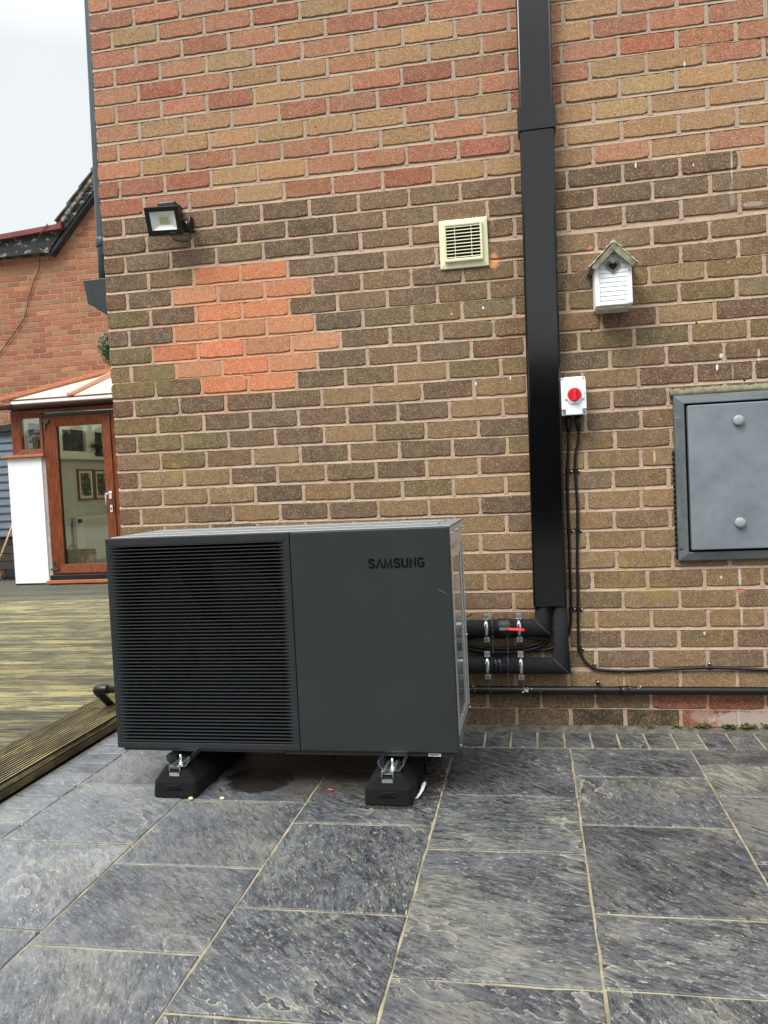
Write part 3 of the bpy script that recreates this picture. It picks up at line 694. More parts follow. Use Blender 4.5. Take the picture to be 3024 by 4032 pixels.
adv = dict(S=.98, A=1.0, M=1.16, U=1.0, N=.98, G=1.0); tot = sum(adv[c] for c in 'SAMSUNG'); u_ = wL/tot
for ch in 'SAMSUNG':
    for s_ in strokes(ch): ribbon(lt, [(x+p[0]*u_, .651+p[1]*hL) for p in s_], .0066, -.0036, -.0015)
    x += adv[ch]*u_
hb(lt, 'lettering', simple('lettering_black', (8, 9, 10), .5, var=.05, spec=.15))
# scuff marks on the front
sf = MB(); sf.prism([(.84, .757), (.87, .752), (.905, .760), (.93, .766), (.90, .758), (.872, .748)], 'y', -.0028, -.0021)
hb(sf, 'scuff', simple('scuff_dark', (44, 48, 50), .6))
sf = MB(); sf.prism([(1.235, .578), (1.262, .564), (1.276, .552), (1.262, .559), (1.24, .570)], 'y', -.0028, -.0021)
hb(sf, 'scratch', simple('scratch_pale', (70, 75, 76), .6))
# the unit's own feet: bent zinc channels with a bolt through each
for xf in (.277, 1.060):
    br = MB(); P = [(-.045, .0), (-.0455, -.016), (-.036, -.026), (-.030, -.037), (-.024, -.0385), (.024, -.0385), (.030, -.037), (.036, -.026), (.0455, -.016), (.045, .0)]
    for i in range(len(P)-1):
        (a, c), (d, e) = P[i], P[i+1]; tt = .0012
        br.prism([(xf+a, c), (xf+d, e), (xf+d*(1-tt/.03), e+tt), (xf+a*(1-tt/.03), c+tt)], 'y', -.078, D_-.01)
    o = hb(br, 'foot_bracket', m_zinc); loc(o, hp)
    bt = MB().cyl((xf, -.052, 0), 'z', .0042, -.038, -.002, 10); bt.cyl((xf, -.052, 0), 'z', .0085, -.037, -.029, 6); bt.cyl((xf, -.052, 0), 'z', .014, -.0385, -.0365, 16)
    hb(bt, 'bolt', m_zinc, parent=o)
# ------------------------------------------------------------------ rubber blocks
m_rub = simple('rubber_granulate', (14, 14, 15), .85, var=.35, scale=160, bump=.9, bscale=320, spec=.3)
def foot(xc, yf, lab):
    t = thing('rubber_block', lab, 'support block', (xc, yf, 0), math.radians(-.7), 'rubber blocks under the heat pump')
    m = MB(); hw = .0835; Ln = .60
    lv = [(0, hw-.002, .0), (.008, hw, -.001), (.056, hw-.003, .004), (.0985, .051, .020), (.106, .046, .026)]
    for z, w2, ins in lv:
        ch = .012
        m.v += [Vector(q+(z,)) for q in ((-w2+ch, ins), (w2-ch, ins), (w2, ins+ch), (w2, Ln-ins-ch), (w2-ch, Ln-ins), (-w2+ch, Ln-ins), (-w2, Ln-ins-ch), (-w2, ins+ch))]
    for a in range(len(lv)-1):
        for j in range(8): m.f.append((a*8+j, a*8+(j+1) % 8, (a+1)*8+(j+1) % 8, (a+1)*8+j)); m.sm.append(False)
    m.f += [tuple(reversed(range(8))), tuple((len(lv)-1)*8+j for j in range(8))]; m.sm += [False]*2
    body = m.build('block_body', m_rub, t, local=True, bevel=.004)
    g = MB(); g.box(-.030, .030, -.003, .008, .034, .042); g.box(-.022, .022, -.005, .006, .042, .050)
    for sx in (-1, 1):
        for yy in (.16, .30, .44): g.prism([(sx*(hw-.001), .0), (sx*(hw+.006), .0), (sx*(hw+.004), .054), (sx*.055, .0975), (sx*.048, .0975)], 'y', yy, yy+.022)
    pieces(g, 'moulded_rib', m_rub, t, local=True, bevel=.002); 
    rl = MB()
    rl.box(-.021, .021, .018, Ln-.02, .1045, .1065); rl.box(-.021, -.019, .014, Ln-.02, .094, .1145); rl.box(.019, .021, .014, Ln-.02, .094, .1145)
    rl.box(-.019, -.009, .016, Ln-.02, .1125, .1145); rl.box(.009, .019, .016, Ln-.02, .1125, .1145); rl.box(-.0185, .0185, .010, .016, .078, .090)
    rl.build('metal_rail', m_alu, t, local=True)
foot(.622, -.880, 'black rubber support block under the fan grille end of the heat pump')
foot(1.407, -.905, 'black rubber support block under the plain panel, white paper scrap beside it')
# ------------------------------------------------------------------ trunking
m_plas = simple('black_glossy_plastic', (5, 6, 8), .13, var=.12, scale=5, spec=.75)
m_blk = simple('black_plastic', (15, 17, 19), .38, var=.15, scale=30, spec=.45)
m_lag = simple('foam_lagging', (31, 32, 34), .85, var=.25, scale=60, bump=.8, bscale=280, spec=.3)
tr = thing('pipe_trunking', 'wide black plastic trunking running up the wall, pipes entering its foot', 'trunking', (1.985, 0, .537))
def lean(z): return .012*(z-.537)-.0
def sheared(x0, x1, y0, y1, z0, z1, name, mat, parent, bev):
    m = MB(); v = [Vector((x+lean(z), y, z)) for z in (z0, z1) for x, y in ((x0, y0), (x1, y0), (x1, y1), (x0, y1))]
    m.add(v, [(3, 2, 1, 0), (4, 5, 6, 7), (0, 1, 5, 4), (1, 2, 6, 5), (2, 3, 7, 6), (3, 0, 4, 7)]); return m.build(name, mat, parent, bevel=bev, seg=3)
m = MB()
prof = [(1.916, -.001), (1.916, -.066), (1.919, -.072), (1.925, -.075), (2.047, -.075), (2.053, -.072), (2.056, -.066), (2.056, -.001)]
inn = [(2.053, -.001), (2.053, -.066), (2.047, -.072), (1.925, -.072), (1.919, -.066), (1.919, -.001)]
k = 0; allp = prof+inn; n = len(allp)
for z in (.537, 4.44): m.v += [Vector((x_+lean(z), y_, z)) for x_, y_ in allp]
for i in range(n): m.f.append((i, (i+1) % n, n+(i+1) % n, n+i)); m.sm.append(i in (1, 2, 4, 5))
m.f += [tuple(range(n)), tuple(n+i for i in reversed(range(n)))]; m.sm += [False]*2
m.build('duct', m_plas, tr)
cl_ = MB(); z0, z1 = 2.522, 2.617; P = [(1.9085, -.0015), (1.9085, -.073), (1.912, -.080), (1.919, -.0825), (2.053, -.0825), (2.060, -.080), (2.0635, -.073), (2.0635, -.0015)]
n = len(P)
I2 = [(2.0565, -.0015), (2.0565, -.0755), (1.9155, -.0755), (1.9155, -.0015)]; A = P+I2; n = len(A)
for z in (z0, z1): cl_.v += [Vector((x_+lean(z), y_, z)) for x_, y_ in A]
for i in range(n): cl_.f.append((i, (i+1) % n, n+(i+1) % n, n+i)); cl_.sm.append(False)
cl_.f += [tuple(range(n)), tuple(n+i for i in reversed(range(n)))]; cl_.sm += [False]*2
cl_.build('joint_cover', m_plas, tr)
# ------------------------------------------------------------------ lagged pipes
up = thing('lagged_pipe', 'upper black lagged pipe with the red lever valve, bending up into the trunking', 'insulated pipe', (1.9, -.0385, .443), 0, 'lagged pipes from the heat pump')
m = MB(); m.tube([(1.30, -.30, .443), (1.40, -.06, .443), (1.46, -.0385, .443), (1.955, -.0385, .4415), (1.952, -.0385, .62)], .0355, 26)
m.build('lagging', m_lag, up)
m_seam = simple('glued_seam', (78, 80, 84), .35)
def seam(x_, z_, par): MB().tube([(x_+.0358*math.cos(t_*math.pi/14), -.0385-.0358*math.sin(t_*math.pi/14), z_-.0358*math.cos(t_*math.pi/14)) for t_ in range(15)], .0012, 6).build('mitre_seam', m_seam, par)
seam(1.955, .4415, up)
j_ = MB()
for x_ in (1.737, 1.760): j_.tube([(x_, -.0385, .443), (x_+.003, -.0385, .443)], .0375, 24)
j_.tube([(1.762, -.0385, .4425), (1.768, -.0385, .4425), (1.79, -.0385, .4415), (1.812, -.0385, .4425), (1.82, -.0385, .4425)], .04, 24, rs=[.037, .0405, .042, .0405, .037])
va = j_.build('ball_valve', simple('valve_lagging', (30, 32, 34), .5, var=.2, scale=30), up)
h = MB(); h.cyl((1.777, 0, .449), 'y', .0035, -.106, -.07, 10); h.cyl((1.777, 0, .449), 'y', .0068, -.110, -.103, 6); h.box(1.770, 1.806, -.103, -.1005, .4425, .4545); h.build('valve_stem', m_zinc, va)
h = MB(); h.tube([(1.800, -.103, .4475), (1.812, -.1035, .4475), (1.85, -.1055, .445), (1.868, -.1065, .444), (1.8755, -.1065, .4435)], .008, 14, rs=[.0065, .0082, .0080, .0080, .0055], flat=.5); h.build('lever_handle', simple('red_vinyl', (214, 24, 36), .32, var=.06), va)
lo_ = thing('lagged_pipe', 'lower black lagged pipe, taped, turning up into the trunking at its mitred corner', 'insulated pipe', (2.0, -.0385, .277), 0, 'lagged pipes from the heat pump')
m = MB(); m.tube([(1.30, -.30, .283), (1.40, -.06, .283), (1.46, -.0385, .283), (2.028, -.0385, .2735), (2.024, -.0385, .62)], .0355, 26); m.build('lagging', m_lag, lo_); seam(2.028, .2735, lo_)
m = MB()
for x_, w_ in ((1.738, .014), (1.752, .02)): m.tube([(x_, -.0385, .2795), (x_+w_, -.0385, .2790)], .0385, 24)
m.tube([(1.80, -.0385, .2780), (1.8045, -.0385, .2779)], .0382, 24)
m.build('tape', simple('black_tape', (26, 28, 36), .28, var=.25, scale=80), lo_)
# clamps
def clamp():
    t = thing('pipe_clamp', 'x', 'pipe clamp', (0, 0, 0), 0, 'zinc clamps holding the lagged pipes')
    m = MB(); ro, ri, hw = .0395, .0372, .0085; n = 24
    for i in range(n+1):
        a = math.radians(-90-110+220*i/n); 
        for x_ in (-hw, hw):
            for r_ in (ro, ri): m.v.append(Vector((x_, r_*math.sin(a), r_*math.cos(a))))
    for i in range(n):
        q = 4*i; m.f += [(q, q+2, q+6, q+4), (q+1, q+5, q+7, q+3), (q, q+4, q+5, q+1), (q+2, q+3, q+7, q+6)]; m.sm += [True, True, False, False]
    m.box(-.003, .003, -.0415, -.0394, -.025, .025)
    m.build('strap', m_zinc, t, local=True)
    for s_ in (-1, 1):
        g = MB(); g.box(-.0125, .0125, -.012, -.0095, min(s_*.040, s_*.062), max(s_*.040, s_*.062)); g.box(-.0125, .0125, -.018, -.0120, min(s_*.0385, s_*.0408), max(s_*.0385, s_*.0408))
        o = g.build('lug', m_zinc, t, local=True, bevel=.001)
        q = MB(); q.cyl((0, 0, s_*.052), 'y', .0062, -.019, -.012, 12); q.cyl((0, 0, s_*.052), 'y', .0024, -.0196, -.0188, 6); q.build('clamp_screw', steel('screw_zinc', (150, 156, 160), .3) if s_ < 0 else m_zinc, o, local=True)
    return t
c0 = clamp()
CL = [(1.712, .4425, 'zinc clamp on the upper lagged pipe, nearest the heat pump'), (1.852, .4425, 'zinc clamp on the upper lagged pipe, behind the red lever'),
      (1.710, .2805, 'zinc clamp on the lower lagged pipe, nearest the heat pump'), (1.853, .2775, 'zinc clamp on the lower lagged pipe, nearest the trunking corner')]
for i, (x_, z_, lb) in enumerate(CL):
    o = c0 if i == 0 else copy_tree(c0); o.location = (x_, -.0385, z_); o['label'] = lb
# cable ties
m_tie = simple('grey_tie', (70, 72, 74), .4)
for x_, zc, zt, lb, mt in ((1.738, .443, .335, 'grey cable tie round the upper pipe with its tail down, left of the valve', m_tie), (1.801, .443, .335, 'grey cable tie round the upper pipe with its tail down, right of the valve', m_tie), (1.797, .278, .172, 'grey cable tie round the lower pipe, its tail hanging over the waste pipe', m_tie)):
    t = MB(); n = 24; t.tube([(x_+.001*math.sin(i*.3), -.0385-.0375*math.cos(2*math.pi*i/n), zc+.0435*math.sin(2*math.pi*i/n)) for i in range(n+1)], .0022, 6)
    t.box(x_-.0022, x_+.0022, -.066, -.0648, zt, zc-.030); t.ball((x_, -.066, zc-.034), .004, n=8, m=5)
    tag(t.build('cable_tie', mt), lb, 'cable tie', 'cable ties on the lagged pipes')
# coil of spare cable
m_cab = simple('cable_black', (20, 21, 23), .35, var=.2, scale=40)
cm = MB(); rc = random.Random(4)
for q in range(7):
    o1 = q*.0075; pts = []
    for i in range(33):
        a = 2*math.pi*i/32; pts.append((1.775+(.20-.006*q)*math.cos(a)+rc.gauss(0, .0015), -.020-.004*(q % 3), .382+(.060-o1*.7)*math.sin(a)*(1 if math.sin(a) < 0 else .5)+rc.gauss(0, .001)))
    cm.tube(pts, .0038, 8, False)
cm.tube(spline([(1.60, -.03, .47), (1.625, -.05, .492), (1.655, -.05, .506)]), .0028, 6)
tag(cm.build('cable_coil', m_cab), 'coil of thin black cable hanging between the two lagged pipes', 'cable')
# ------------------------------------------------------------------ waste pipe along the wall
wp = thing('waste_pipe', 'thin black plastic waste pipe running low along the wall to an elbow at the deck', 'pipe', (1.6, -.028, .165))
def zw(x_): return .1672-.0055*(x_-1.63)
m = MB(); m.tube([(-.135, -.030, .172), (1.0, -.030, .170), (2.0, -.030, zw(2.0)), (4.5, -.030, zw(4.5))], .0178, 18); m.build('tube', m_blk, wp)
m = MB(); m.tube([(2.262, -.030, zw(2.26)), (2.302, -.030, zw(2.3))], .0205, 18)
m.tube(spline([(-.100, -.030, .172), (-.135, -.030, .172), (-.160, -.020, .165), (-.160, .005, .140)], 5), .0215, 16)
m.tube([(-.160, .003, .142), (-.145, .075, .062)], .0185, 16); pieces(m, 'coupling', m_blk, wp)
m = MB(); m.tube([(2.168, -.030, zw(2.17)), (2.182, -.030, zw(2.17))], .0208, 18); m.box(2.1685, 2.1815, -.020, -.004, zw(2.17)+.019, zw(2.17)+.040)
cp = m.build('pipe_clip', m_blk, wp); MB().ball((2.175, -.021, zw(2.17)+.034), .0055, (1, .7, 1)).build('clip_screw', m_zinc, cp)
m = MB(); rs_ = random.Random(8)
for i in range(34):
    x_ = rs_.gauss(1.872, .010) if i < 22 else rs_.choice((1.64, 1.655, 1.72, 1.93, 2.28, 2.35))+rs_.gauss(0, .008); a = rs_.uniform(-.3, 1.3); r_ = .0179
    m.ball((x_, -.030-r_*math.cos(a), zw(x_)+r_*math.sin(a)), abs(rs_.gauss(.0016, .0008))+.0004, (rs_.uniform(.6, 1.8), 1, rs_.uniform(.6, 1.8)), n=6, m=4)
m.build('scuffs', simple('white_scuffs', (190, 190, 186), .7), wp)
# ------------------------------------------------------------------ isolator switch and its cables
m_wht = simple('white_plastic', (238, 242, 242), .38, var=.03, scale=20, dirt=.06); m_red = simple('red_plastic', (216, 22, 40), .35, var=.06)
iso = thing('isolator_switch', 'white weatherproof isolator switch with a red rotary knob, tight against the trunking', 'switch', (2.116, 0, 1.415), 0)
bd = MB().box(2.070, 2.163, -.045, -.001, 1.340, 1.492).build('back_box', simple('grey_white_plastic', (206, 210, 210), .4, var=.04), iso, bevel=.004)
m = MB(); cut = .014; X0_, X1_, Z0_, Z1_ = 2.066, 2.167, 1.338, 1.495
m.prism([(X0_, Z0_+cut*1.6), (X0_+cut*1.2, Z0_+cut*1.6), (X0_+cut*1.2, Z0_), (X1_-cut*1.2, Z0_), (X1_-cut*1.2, Z0_+cut*1.6), (X1_, Z0_+cut*1.6), (X1_, Z1_-cut), (X1_-cut, Z1_-cut), (X1_-cut, Z1_), (X0_+cut, Z1_), (X0_+cut, Z1_-cut), (X0_, Z1_-cut)], 'y', -.090, -.046)
m.box(X0_, X1_, -.066, -.0455, Z0_, Z1_)
lid = m.build('lid', m_wht, iso, bevel=.0025)
m = MB()
for x_, z_ in ((X0_+.007, Z0_+.010), (X1_-.007, Z0_+.010), (X0_+.007, Z1_-.007), (X1_-.007, Z1_-.007)): m.cyl((x_, 0, z_), 'y', .0035, -.071, -.0655, 10)
pieces(m, 'lid_screw', m_zinc, lid)
m = MB(); cxk, czk = 2.119, 1.421; n = 28
m.cyl((cxk, 0, czk), 'y', .0355, -.095, -.0905, 30); m.box(cxk-.040, cxk-.028, -.096, -.0905, czk-.018, czk+.016); m.box(cxk+.028, cxk+.040, -.096, -.0905, czk-.018, czk+.016)
m.prism([(cxk-.030, czk-.020), (cxk-.016, czk-.036), (cxk+.016, czk-.036), (cxk+.030, czk-.020)], 'y', -.0975, -.0952)
rg = m.build('knob_ring', m_wht, iso, bevel=.001)
m = MB(); m.cyl((cxk, 0, czk), 'y', .0275, -.104, -.0955, 30)
kb = m.build('knob', m_red, iso, bevel=.0015)
MB().box(cxk-.0068, cxk+.0068, -.116, -.1045, czk-.025, czk+.026).build('knob_grip', simple('red_grip', (234, 40, 56), .3, var=.04), kb, bevel=.002)
m = MB()
for x_, xb in ((2.094, 2.0935), (2.133, 2.1345)): m.tube([(x_, -.030, 1.340), (x_, -.030, 1.305), (xb, -.026, 1.298), (xb, -.020, 1.272)], .0125, 14, rs=[.0125, .0125, .0120, .0078])
pieces(m, 'cable_gland', m_blk, iso)
def cable(pts, r, lab, name='power_cable', grp=None):
    tag(MB().tube(spline(pts, 8), r, 10).build(name, m_cab), lab, 'cable', grp)
cable([(2.0935, -.020, 1.275), (2.089, -.012, 1.19), (2.083, -.008, 1.104), (2.079, -.008, .98), (2.079, -.008, .84), (2.077, -.008, .70), (2.077, -.008, .62), (2.075, -.008, .51), (2.067, -.008, .43), (2.045, -.010, .375), (2.00, -.010, .348), (1.93, -.012, .335), (1.86, -.013, .345)],
      .0062, 'black cable from the isolator nearest the trunking, tucking behind the lagged pipe', grp='cables below the isolator')
cable([(2.1345, -.020, 1.275), (2.131, -.012, 1.226), (2.117, -.009, 1.165), (2.115, -.008, 1.074), (2.118, -.008, .95), (2.114, -.008, .839), (2.109, -.008, .72), (2.107, -.008, .62), (2.104, -.008, .51), (2.101, -.008, .40), (2.102, -.008, .342), (2.118, -.008, .295), (2.145, -.008, .264), (2.180, -.008, .249), (2.29, -.008, .242), (2.40, -.008, .245), (2.5, -.008, .250), (2.633, -.008, .2545), (2.75, -.008, .249), (2.9, -.008, .243), (3.4, -.008, .24), (4.4, -.008, .243)],
      .0062, 'black cable from the isolator that turns right and runs along above the waste pipe', grp='cables below the isolator')
def clip():
    t = thing('cable_clip', 'x', 'cable clip', (0, 0, 0), 0, 'cable clips on the wall')
    m = MB(); n = 10; P = [(.0095*math.cos(math.pi*i/n), -.008-.0078*math.sin(math.pi*i/n)) for i in range(n+1)]
    P = [(.0185, 0), (.0185, -.0045), (.0098, -.0055)]+P+[(-.0098, 0)]; m.prism(P, 'z', -.007, .007); m.build('saddle', m_blk, t, local=True)
    MB().ball((.0155, -.0055, 0), .0044, (1, .7, 1), n=10, m=6).build('nail_head', m_zinc, t, local=True); return t
k0 = clip()
CP = [(2.083, 1.104, 0, 'upper clip on the cable nearest the trunking, below the isolator'), (2.1155, 1.104, 0, 'upper clip on the cable farther from the trunking, below the isolator'),
      (2.0795, .849, 0, 'middle clip on the cable nearest the trunking, beside the meter box foot'), (2.1145, .849, 0, 'middle clip on the cable farther from the trunking, beside the meter box foot'),
      (2.0755, .510, 0, 'lowest clip on the cable nearest the trunking, just below the duct end'), (2.1045, .510, 0, 'clip on the outer cable level with the foot of the duct'),
      (2.103, .337, .15, 'clip on the outer cable just above its bend'), (2.158, .2575, 1.1, 'clip on the bend of the outer cable'), (2.632, .2545, 1.57, 'clip on the level run of cable at the right of the photo')]
for i, (x_, z_, a, lb) in enumerate(CP):
    o = k0 if i == 0 else copy_tree(k0); o.location = (x_, 0, z_); o.rotation_euler = (0, -a, 0); o['label'] = lb
# ------------------------------------------------------------------ bird house
m_bw = simple('white_paint_wood', (244, 247, 249), .55, var=.04, scale=20, dirt=.08, bump=.15, bscale=120)
m_ow = simple('weathered_green_wood', (136, 130, 108), .85, var=.3, scale=30, bump=.6, bscale=160, dirt=.4)
m_sh = simple('pale_shingle', (196, 192, 176), .85, var=.2, scale=40, bump=.4)
bh = thing('bird_house', 'small white wooden bird house with a heart shaped hole, hung on the wall', 'bird house', (2.288, 0, 1.77))
m = MB(); m.box(2.216, 2.360, -.118, -.001, 1.768, 1.925); m.prism([(2.216, 1.9245), (2.360, 1.9245), (2.290, 1.994)], 'y', -.118, -.001)
m.build('box_body', m_bw, bh)
m = MB()
for i in range(13):
    z = 1.770+i*.0182; z1 = z+.0176; tw = .0545 if z1 < 1.93 else max(.004, .0545*(1.988-z1)/.058)
    if z1 > 1.985: break
    m.prism([(-.1185, z), (-.1255, z+.0006), (-.1232, z1), (-.1185, z1)], 'x', 2.290-tw, 2.290+tw)
m.build('lap_boards', m_bw, bh)
m = MB(); m.box(2.2165, 2.2345, -.129, -.119, 1.768, 1.927); m.box(2.3425, 2.3605, -.129, -.119, 1.772, 1.927); pieces(m, 'corner_trim', m_bw, bh, bevel=.001)
m = MB(); m.box(2.222, 2.354, -.112, -.004, 1.758, 1.767); m.build('floor_board', m_sh, bh)
for s_, (xe, ze) in ((-1, (2.206, 1.922)), (1, (2.371, 1.924))):
    ax_, az_ = 2.291, 2.008; d = Vector((xe-ax_, ze-az_)); L_ = d.length; d /= L_; nn = Vector((-d.y, d.x))*(1 if s_ < 0 else -1)
    if nn.y < 0: nn = -nn
    q = lambda t, o_: (ax_+d.x*t+nn.x*o_, az_+d.y*t+nn.y*o_)
    rp = MB(); rp.prism([q(0, -.006), q(L_, -.006), q(L_, .002), q(0, .002)], 'y', -.146, .0-.001)
    ro_ = rp.build('roof_slope', m_ow, bh)
    MB().prism([q(0, -.022), q(L_+.002, -.018), q(L_+.004, .001), q(0, .001)], 'y', -.158-.002*(s_ > 0), -.1465).build('bargeboard', m_ow, bh)
    sh = MB()
    for i in range(5):
        a = L_*i/5-.004; sh.prism([q(a, .0025+.003), q(a+L_/5+.012, .0025+.0075), q(a+L_/5+.012, .0025+.0115), q(a, .0065)], 'y', -.150+.004*(i % 2), -.002)
    sh.build('shingles', m_sh, ro_)
MB().prism([(2.281, 2.010), (2.301, 2.010), (2.301, 2.018), (2.291, 2.026), (2.281, 2.018)], 'y', -.146, -.003).build('ridge', m_sh, bh)
def heart(cx_, cz_, s, n=40):
    o = []
    for i in range(n):
        t = 2*math.pi*i/n; o.append((cx_+s*16*math.sin(t)**3/17, cz_+s*(13*math.cos(t)-5*math.cos(2*t)-2*math.cos(3*t)-math.cos(4*t))/17))
    return o
ho, hi = heart(2.288, 1.922, .0305), heart(2.288, 1.9215, .0185); m = MB(); n = 40
for y_ in (-.1325, -.129):
    m.v += [Vector((a, y_, b)) for a, b in ho]+[Vector((a, y_, b)) for a, b in hi]
for i in range(n):
    j = (i+1) % n; m.f += [(i, j, n+j, n+i), (2*n+i, 3*n+i, 3*n+j, 2*n+j), (i, 2*n+i, 2*n+j, j), (n+i, n+j, 3*n+j, 3*n+i)]; m.sm += [False]*4
m.build('heart_plate', simple('grey_metal_plate', (104, 104, 100), .5, var=.15, scale=60), bh)
MB().prism(hi, 'y', -.1300, -.1265).build('entrance_hole', simple('hole_black', (6, 6, 7), .9), bh)
m = MB()
for x_, z_ in ((2.268, 1.926), (2.3085, 1.926), (2.288, 1.899), (2.351, 1.899)): m.cyl((x_, 0, z_), 'y', .0022, -.1335, -.128, 8)
pieces(m, 'tack', simple('rusty_tack', (60, 58, 56), .5), bh)
# ------------------------------------------------------------------ air vent
m_cream = simple('cream_plastic', (224, 221, 184), .45, var=.05, scale=20, dirt=.10)
av = thing('air_vent', 'square cream plastic air vent with dark slots, set in the wall', 'vent', (1.684, 0, 2.105))
def frame(m, x0, x1, z0, z1, ix0, ix1, iz0, iz1, y0, y1, yi=None):
    """square ring; outer face at y0 (front), inner edge front at yi"""
    yi = y0 if yi is None else yi
    O = [(x0, z0), (x1, z0), (x1, z1), (x0, z1)]; I = [(ix0, iz0), (ix1, iz0), (ix1, iz1), (ix0, iz1)]
    k = len(m.v); m.v += [Vector((a, y0, b)) for a, b in O]+[Vector((a, yi, b)) for a, b in I]+[Vector((a, y1, b)) for a, b in O]+[Vector((a, y1, b)) for a, b in I]
    for i in range(4):
        j = (i+1) % 4
        for f in ((i, j, 4+j, 4+i), (8+i, 12+i, 12+j, 8+j), (i, 8+i, 8+j, j), (4+i, 4+j, 12+j, 12+i)): m.f.append(tuple(k+q for q in f)); m.sm.append(False)
m = MB(); frame(m, 1.580, 1.788, 2.002, 2.210, 1.606, 1.762, 2.032, 2.184, -.013, -.0005, -.018); m.build('flange', m_cream, av, bevel=.002)
m = MB(); frame(m, 1.6005, 1.7665, 2.026, 2.190, 1.611, 1.756, 2.041, 2.178, -.030, -.019); m.build('raised_rim', m_cream, av, bevel=.004)
m = MB()
for i in range(10): z = 2.0445+i*.0142; m.prism([(-.027, z-.0002), (-.0265, z+.0036), (-.008, z+.0080), (-.008, z+.0055)], 'x', 1.6105, 1.7565)
for x_ in (1.648, 1.719): m.box(x_-.001, x_+.001, -.0262, -.012, 2.0405, 2.1785)
m.build('louvres', m_cream, av)
MB().box(1.608, 1.760, -.0075, -.0035, 2.038, 2.181).build('dark_back', simple('vent_dark', (10, 10, 10), .9), av)
# ------------------------------------------------------------------ flood light
fl = thing('flood_light', 'small black square LED flood light on the wall, above the orange bricks', 'flood light', (.372, 0, 2.30))
T = Matrix.Translation((.3705, -.128, 2.302)) @ Matrix.Rotation(math.radians(3), 4, 'Z') @ Matrix.Rotation(math.radians(25), 4, 'X') @ Matrix.Rotation(math.radians(1.5), 4, 'Y')
def tb(m, *a): return m.box(*a, mat=T)
hw, hh = .078, .061
m = MB(); bt = .020; tb(m, -hw, hw, -.012, .014, hh-bt, hh); tb(m, -hw, hw, -.012, .014, -hh, -hh+bt+.004); tb(m, -hw, -hw+bt, -.012, .014, -hh+bt+.004, hh-bt); tb(m, hw-bt, hw, -.012, .014, -hh+bt+.004, hh-bt); tb(m, -hw+.006, hw-.006, .014, .030, -hh+.006, hh-.006)
for i in range(9): tb(m, -.06+i*.015-.002, -.06+i*.015+.002, .030, .040, -.05, .05)
m.build('housing', m_blk, fl, bevel=.003)
m = MB(); O = [(-hw+bt, -hh+bt+.004), (hw-bt, -hh+bt+.004), (hw-bt, hh-bt), (-hw+bt, hh-bt)]; I = [(-.024, -.017), (.024, -.017), (.024, .020), (-.024, .020)]
m.v = [T @ Vector((a, -.006, b)) for a, b in O]+[T @ Vector((a, .010, b)) for a, b in I]; m.f = [(0, 1, 5, 4), (1, 2, 6, 5), (2, 3, 7, 6), (3, 0, 4, 7), (4, 5, 6, 7)]; m.sm = [False]*5
rf = m.build('reflector', simple('reflector_white', (240, 243, 238), .35, var=.03), fl)
m = MB()
for i in range(6):
    for j in range(4): tb(m, -.021+i*.0072, -.0158+i*.0072, .007, .0095, -.0135+j*.008, -.0085+j*.008)
m.build('led_chips', simple('led_yellow', (214, 206, 150), .4, var=.03), rf)
text_mesh('20W IP65', .0062, T @ Vector((.036, -.0128, -hh+.010)), (T.to_3x3().normalized() @ UP), simple('print_grey', (120, 124, 126), .6), 'print', fl)
m = MB(); m.box(.322, .408, -.085, -.001, 2.350, 2.402); m.build('wall_box', m_blk, fl, bevel=.006)
m = MB(); m.prism([(-.002, 2.345), (-.002, 2.275), (-.030, 2.270), (-.105, 2.298), (-.105, 2.306), (-.05, 2.31), (-.03, 2.345)], 'x', .452, .456); m.box(.3, .456, -.006, -.002, 2.285, 2.335)
bk = m.build('bracket', m_blk, fl); MB().ball((.459, -.085, 2.298), .007, (.6, 1, 1)).build('bracket_bolt', m_zinc, bk)
MB().tube(spline([(.385, -.100, 2.262), (.388, -.085, 2.238), (.41, -.06, 2.228), (.44, -.03, 2.236), (.448, -.012, 2.256), (.440, -.006, 2.285)]), .0032, 8).build('lead', m_cab, fl)
o = MB().cyl((.330, 0, 2.226), 'y', .0035, -.002, .002, 10).build('wall_plug', simple('plug_pale', (196, 180, 160), .6)); tag(o, 'pale wall plug in the brick under the flood light', 'wall plug')
# ------------------------------------------------------------------ meter box
m_door = simple('blue_grey_door_paint', (122, 129, 135), .5, var=.13, scale=7, dirt=.28, bump=.1, bscale=90)
m_frm = simple('dark_grey_frame_paint', (94, 101, 102), .5, var=.16, scale=12, dirt=.5, bump=.3, bscale=90)
mbx = thing('meter_box', 'blue grey metal meter box with two round knobs, cut off by the right edge', 'meter box', (2.79, 0, .707))
ZT, ZB, XL, XR = 1.395, .708, 2.521, 3.02
m = MB(); frame(m, XL, XR, ZB, ZT, XL+.040, XR-.04, ZB+.036, ZT-.036, -.022, .02, -.034)
m.box(XL+.0005, XL+.030, -.030, -.0235, ZB+.05, ZT-.09)
m.build('box_frame', m_frm, mbx, bevel=.004)
MB().box(XL+.036, XR-.036, -.012, .018, ZB+.032, ZT-.032).build('dark_gap', simple('gap_black', (10, 11, 12), .8), mbx)
dr = MB().box(XL+.050, XR-.05, -.046, -.0125, ZB+.046, ZT-.045).build('box_door', m_door, mbx, bevel=.004)
for z_, x_ in ((1.278, 2.765), (.862, 2.7595)):
    MB().cyl((x_, 0, z_), 'y', .021, -.058, -.0465, 24).ball((x_, -.058, z_), .021, (1, .32, 1), n=20).build('box_knob', simple('knob_grey', (150, 154, 156), .45, var=.08) if z_ > 1 else bpy.data.materials['knob_grey'], dr)
m = MB(); ns_ = 40
m.v = []
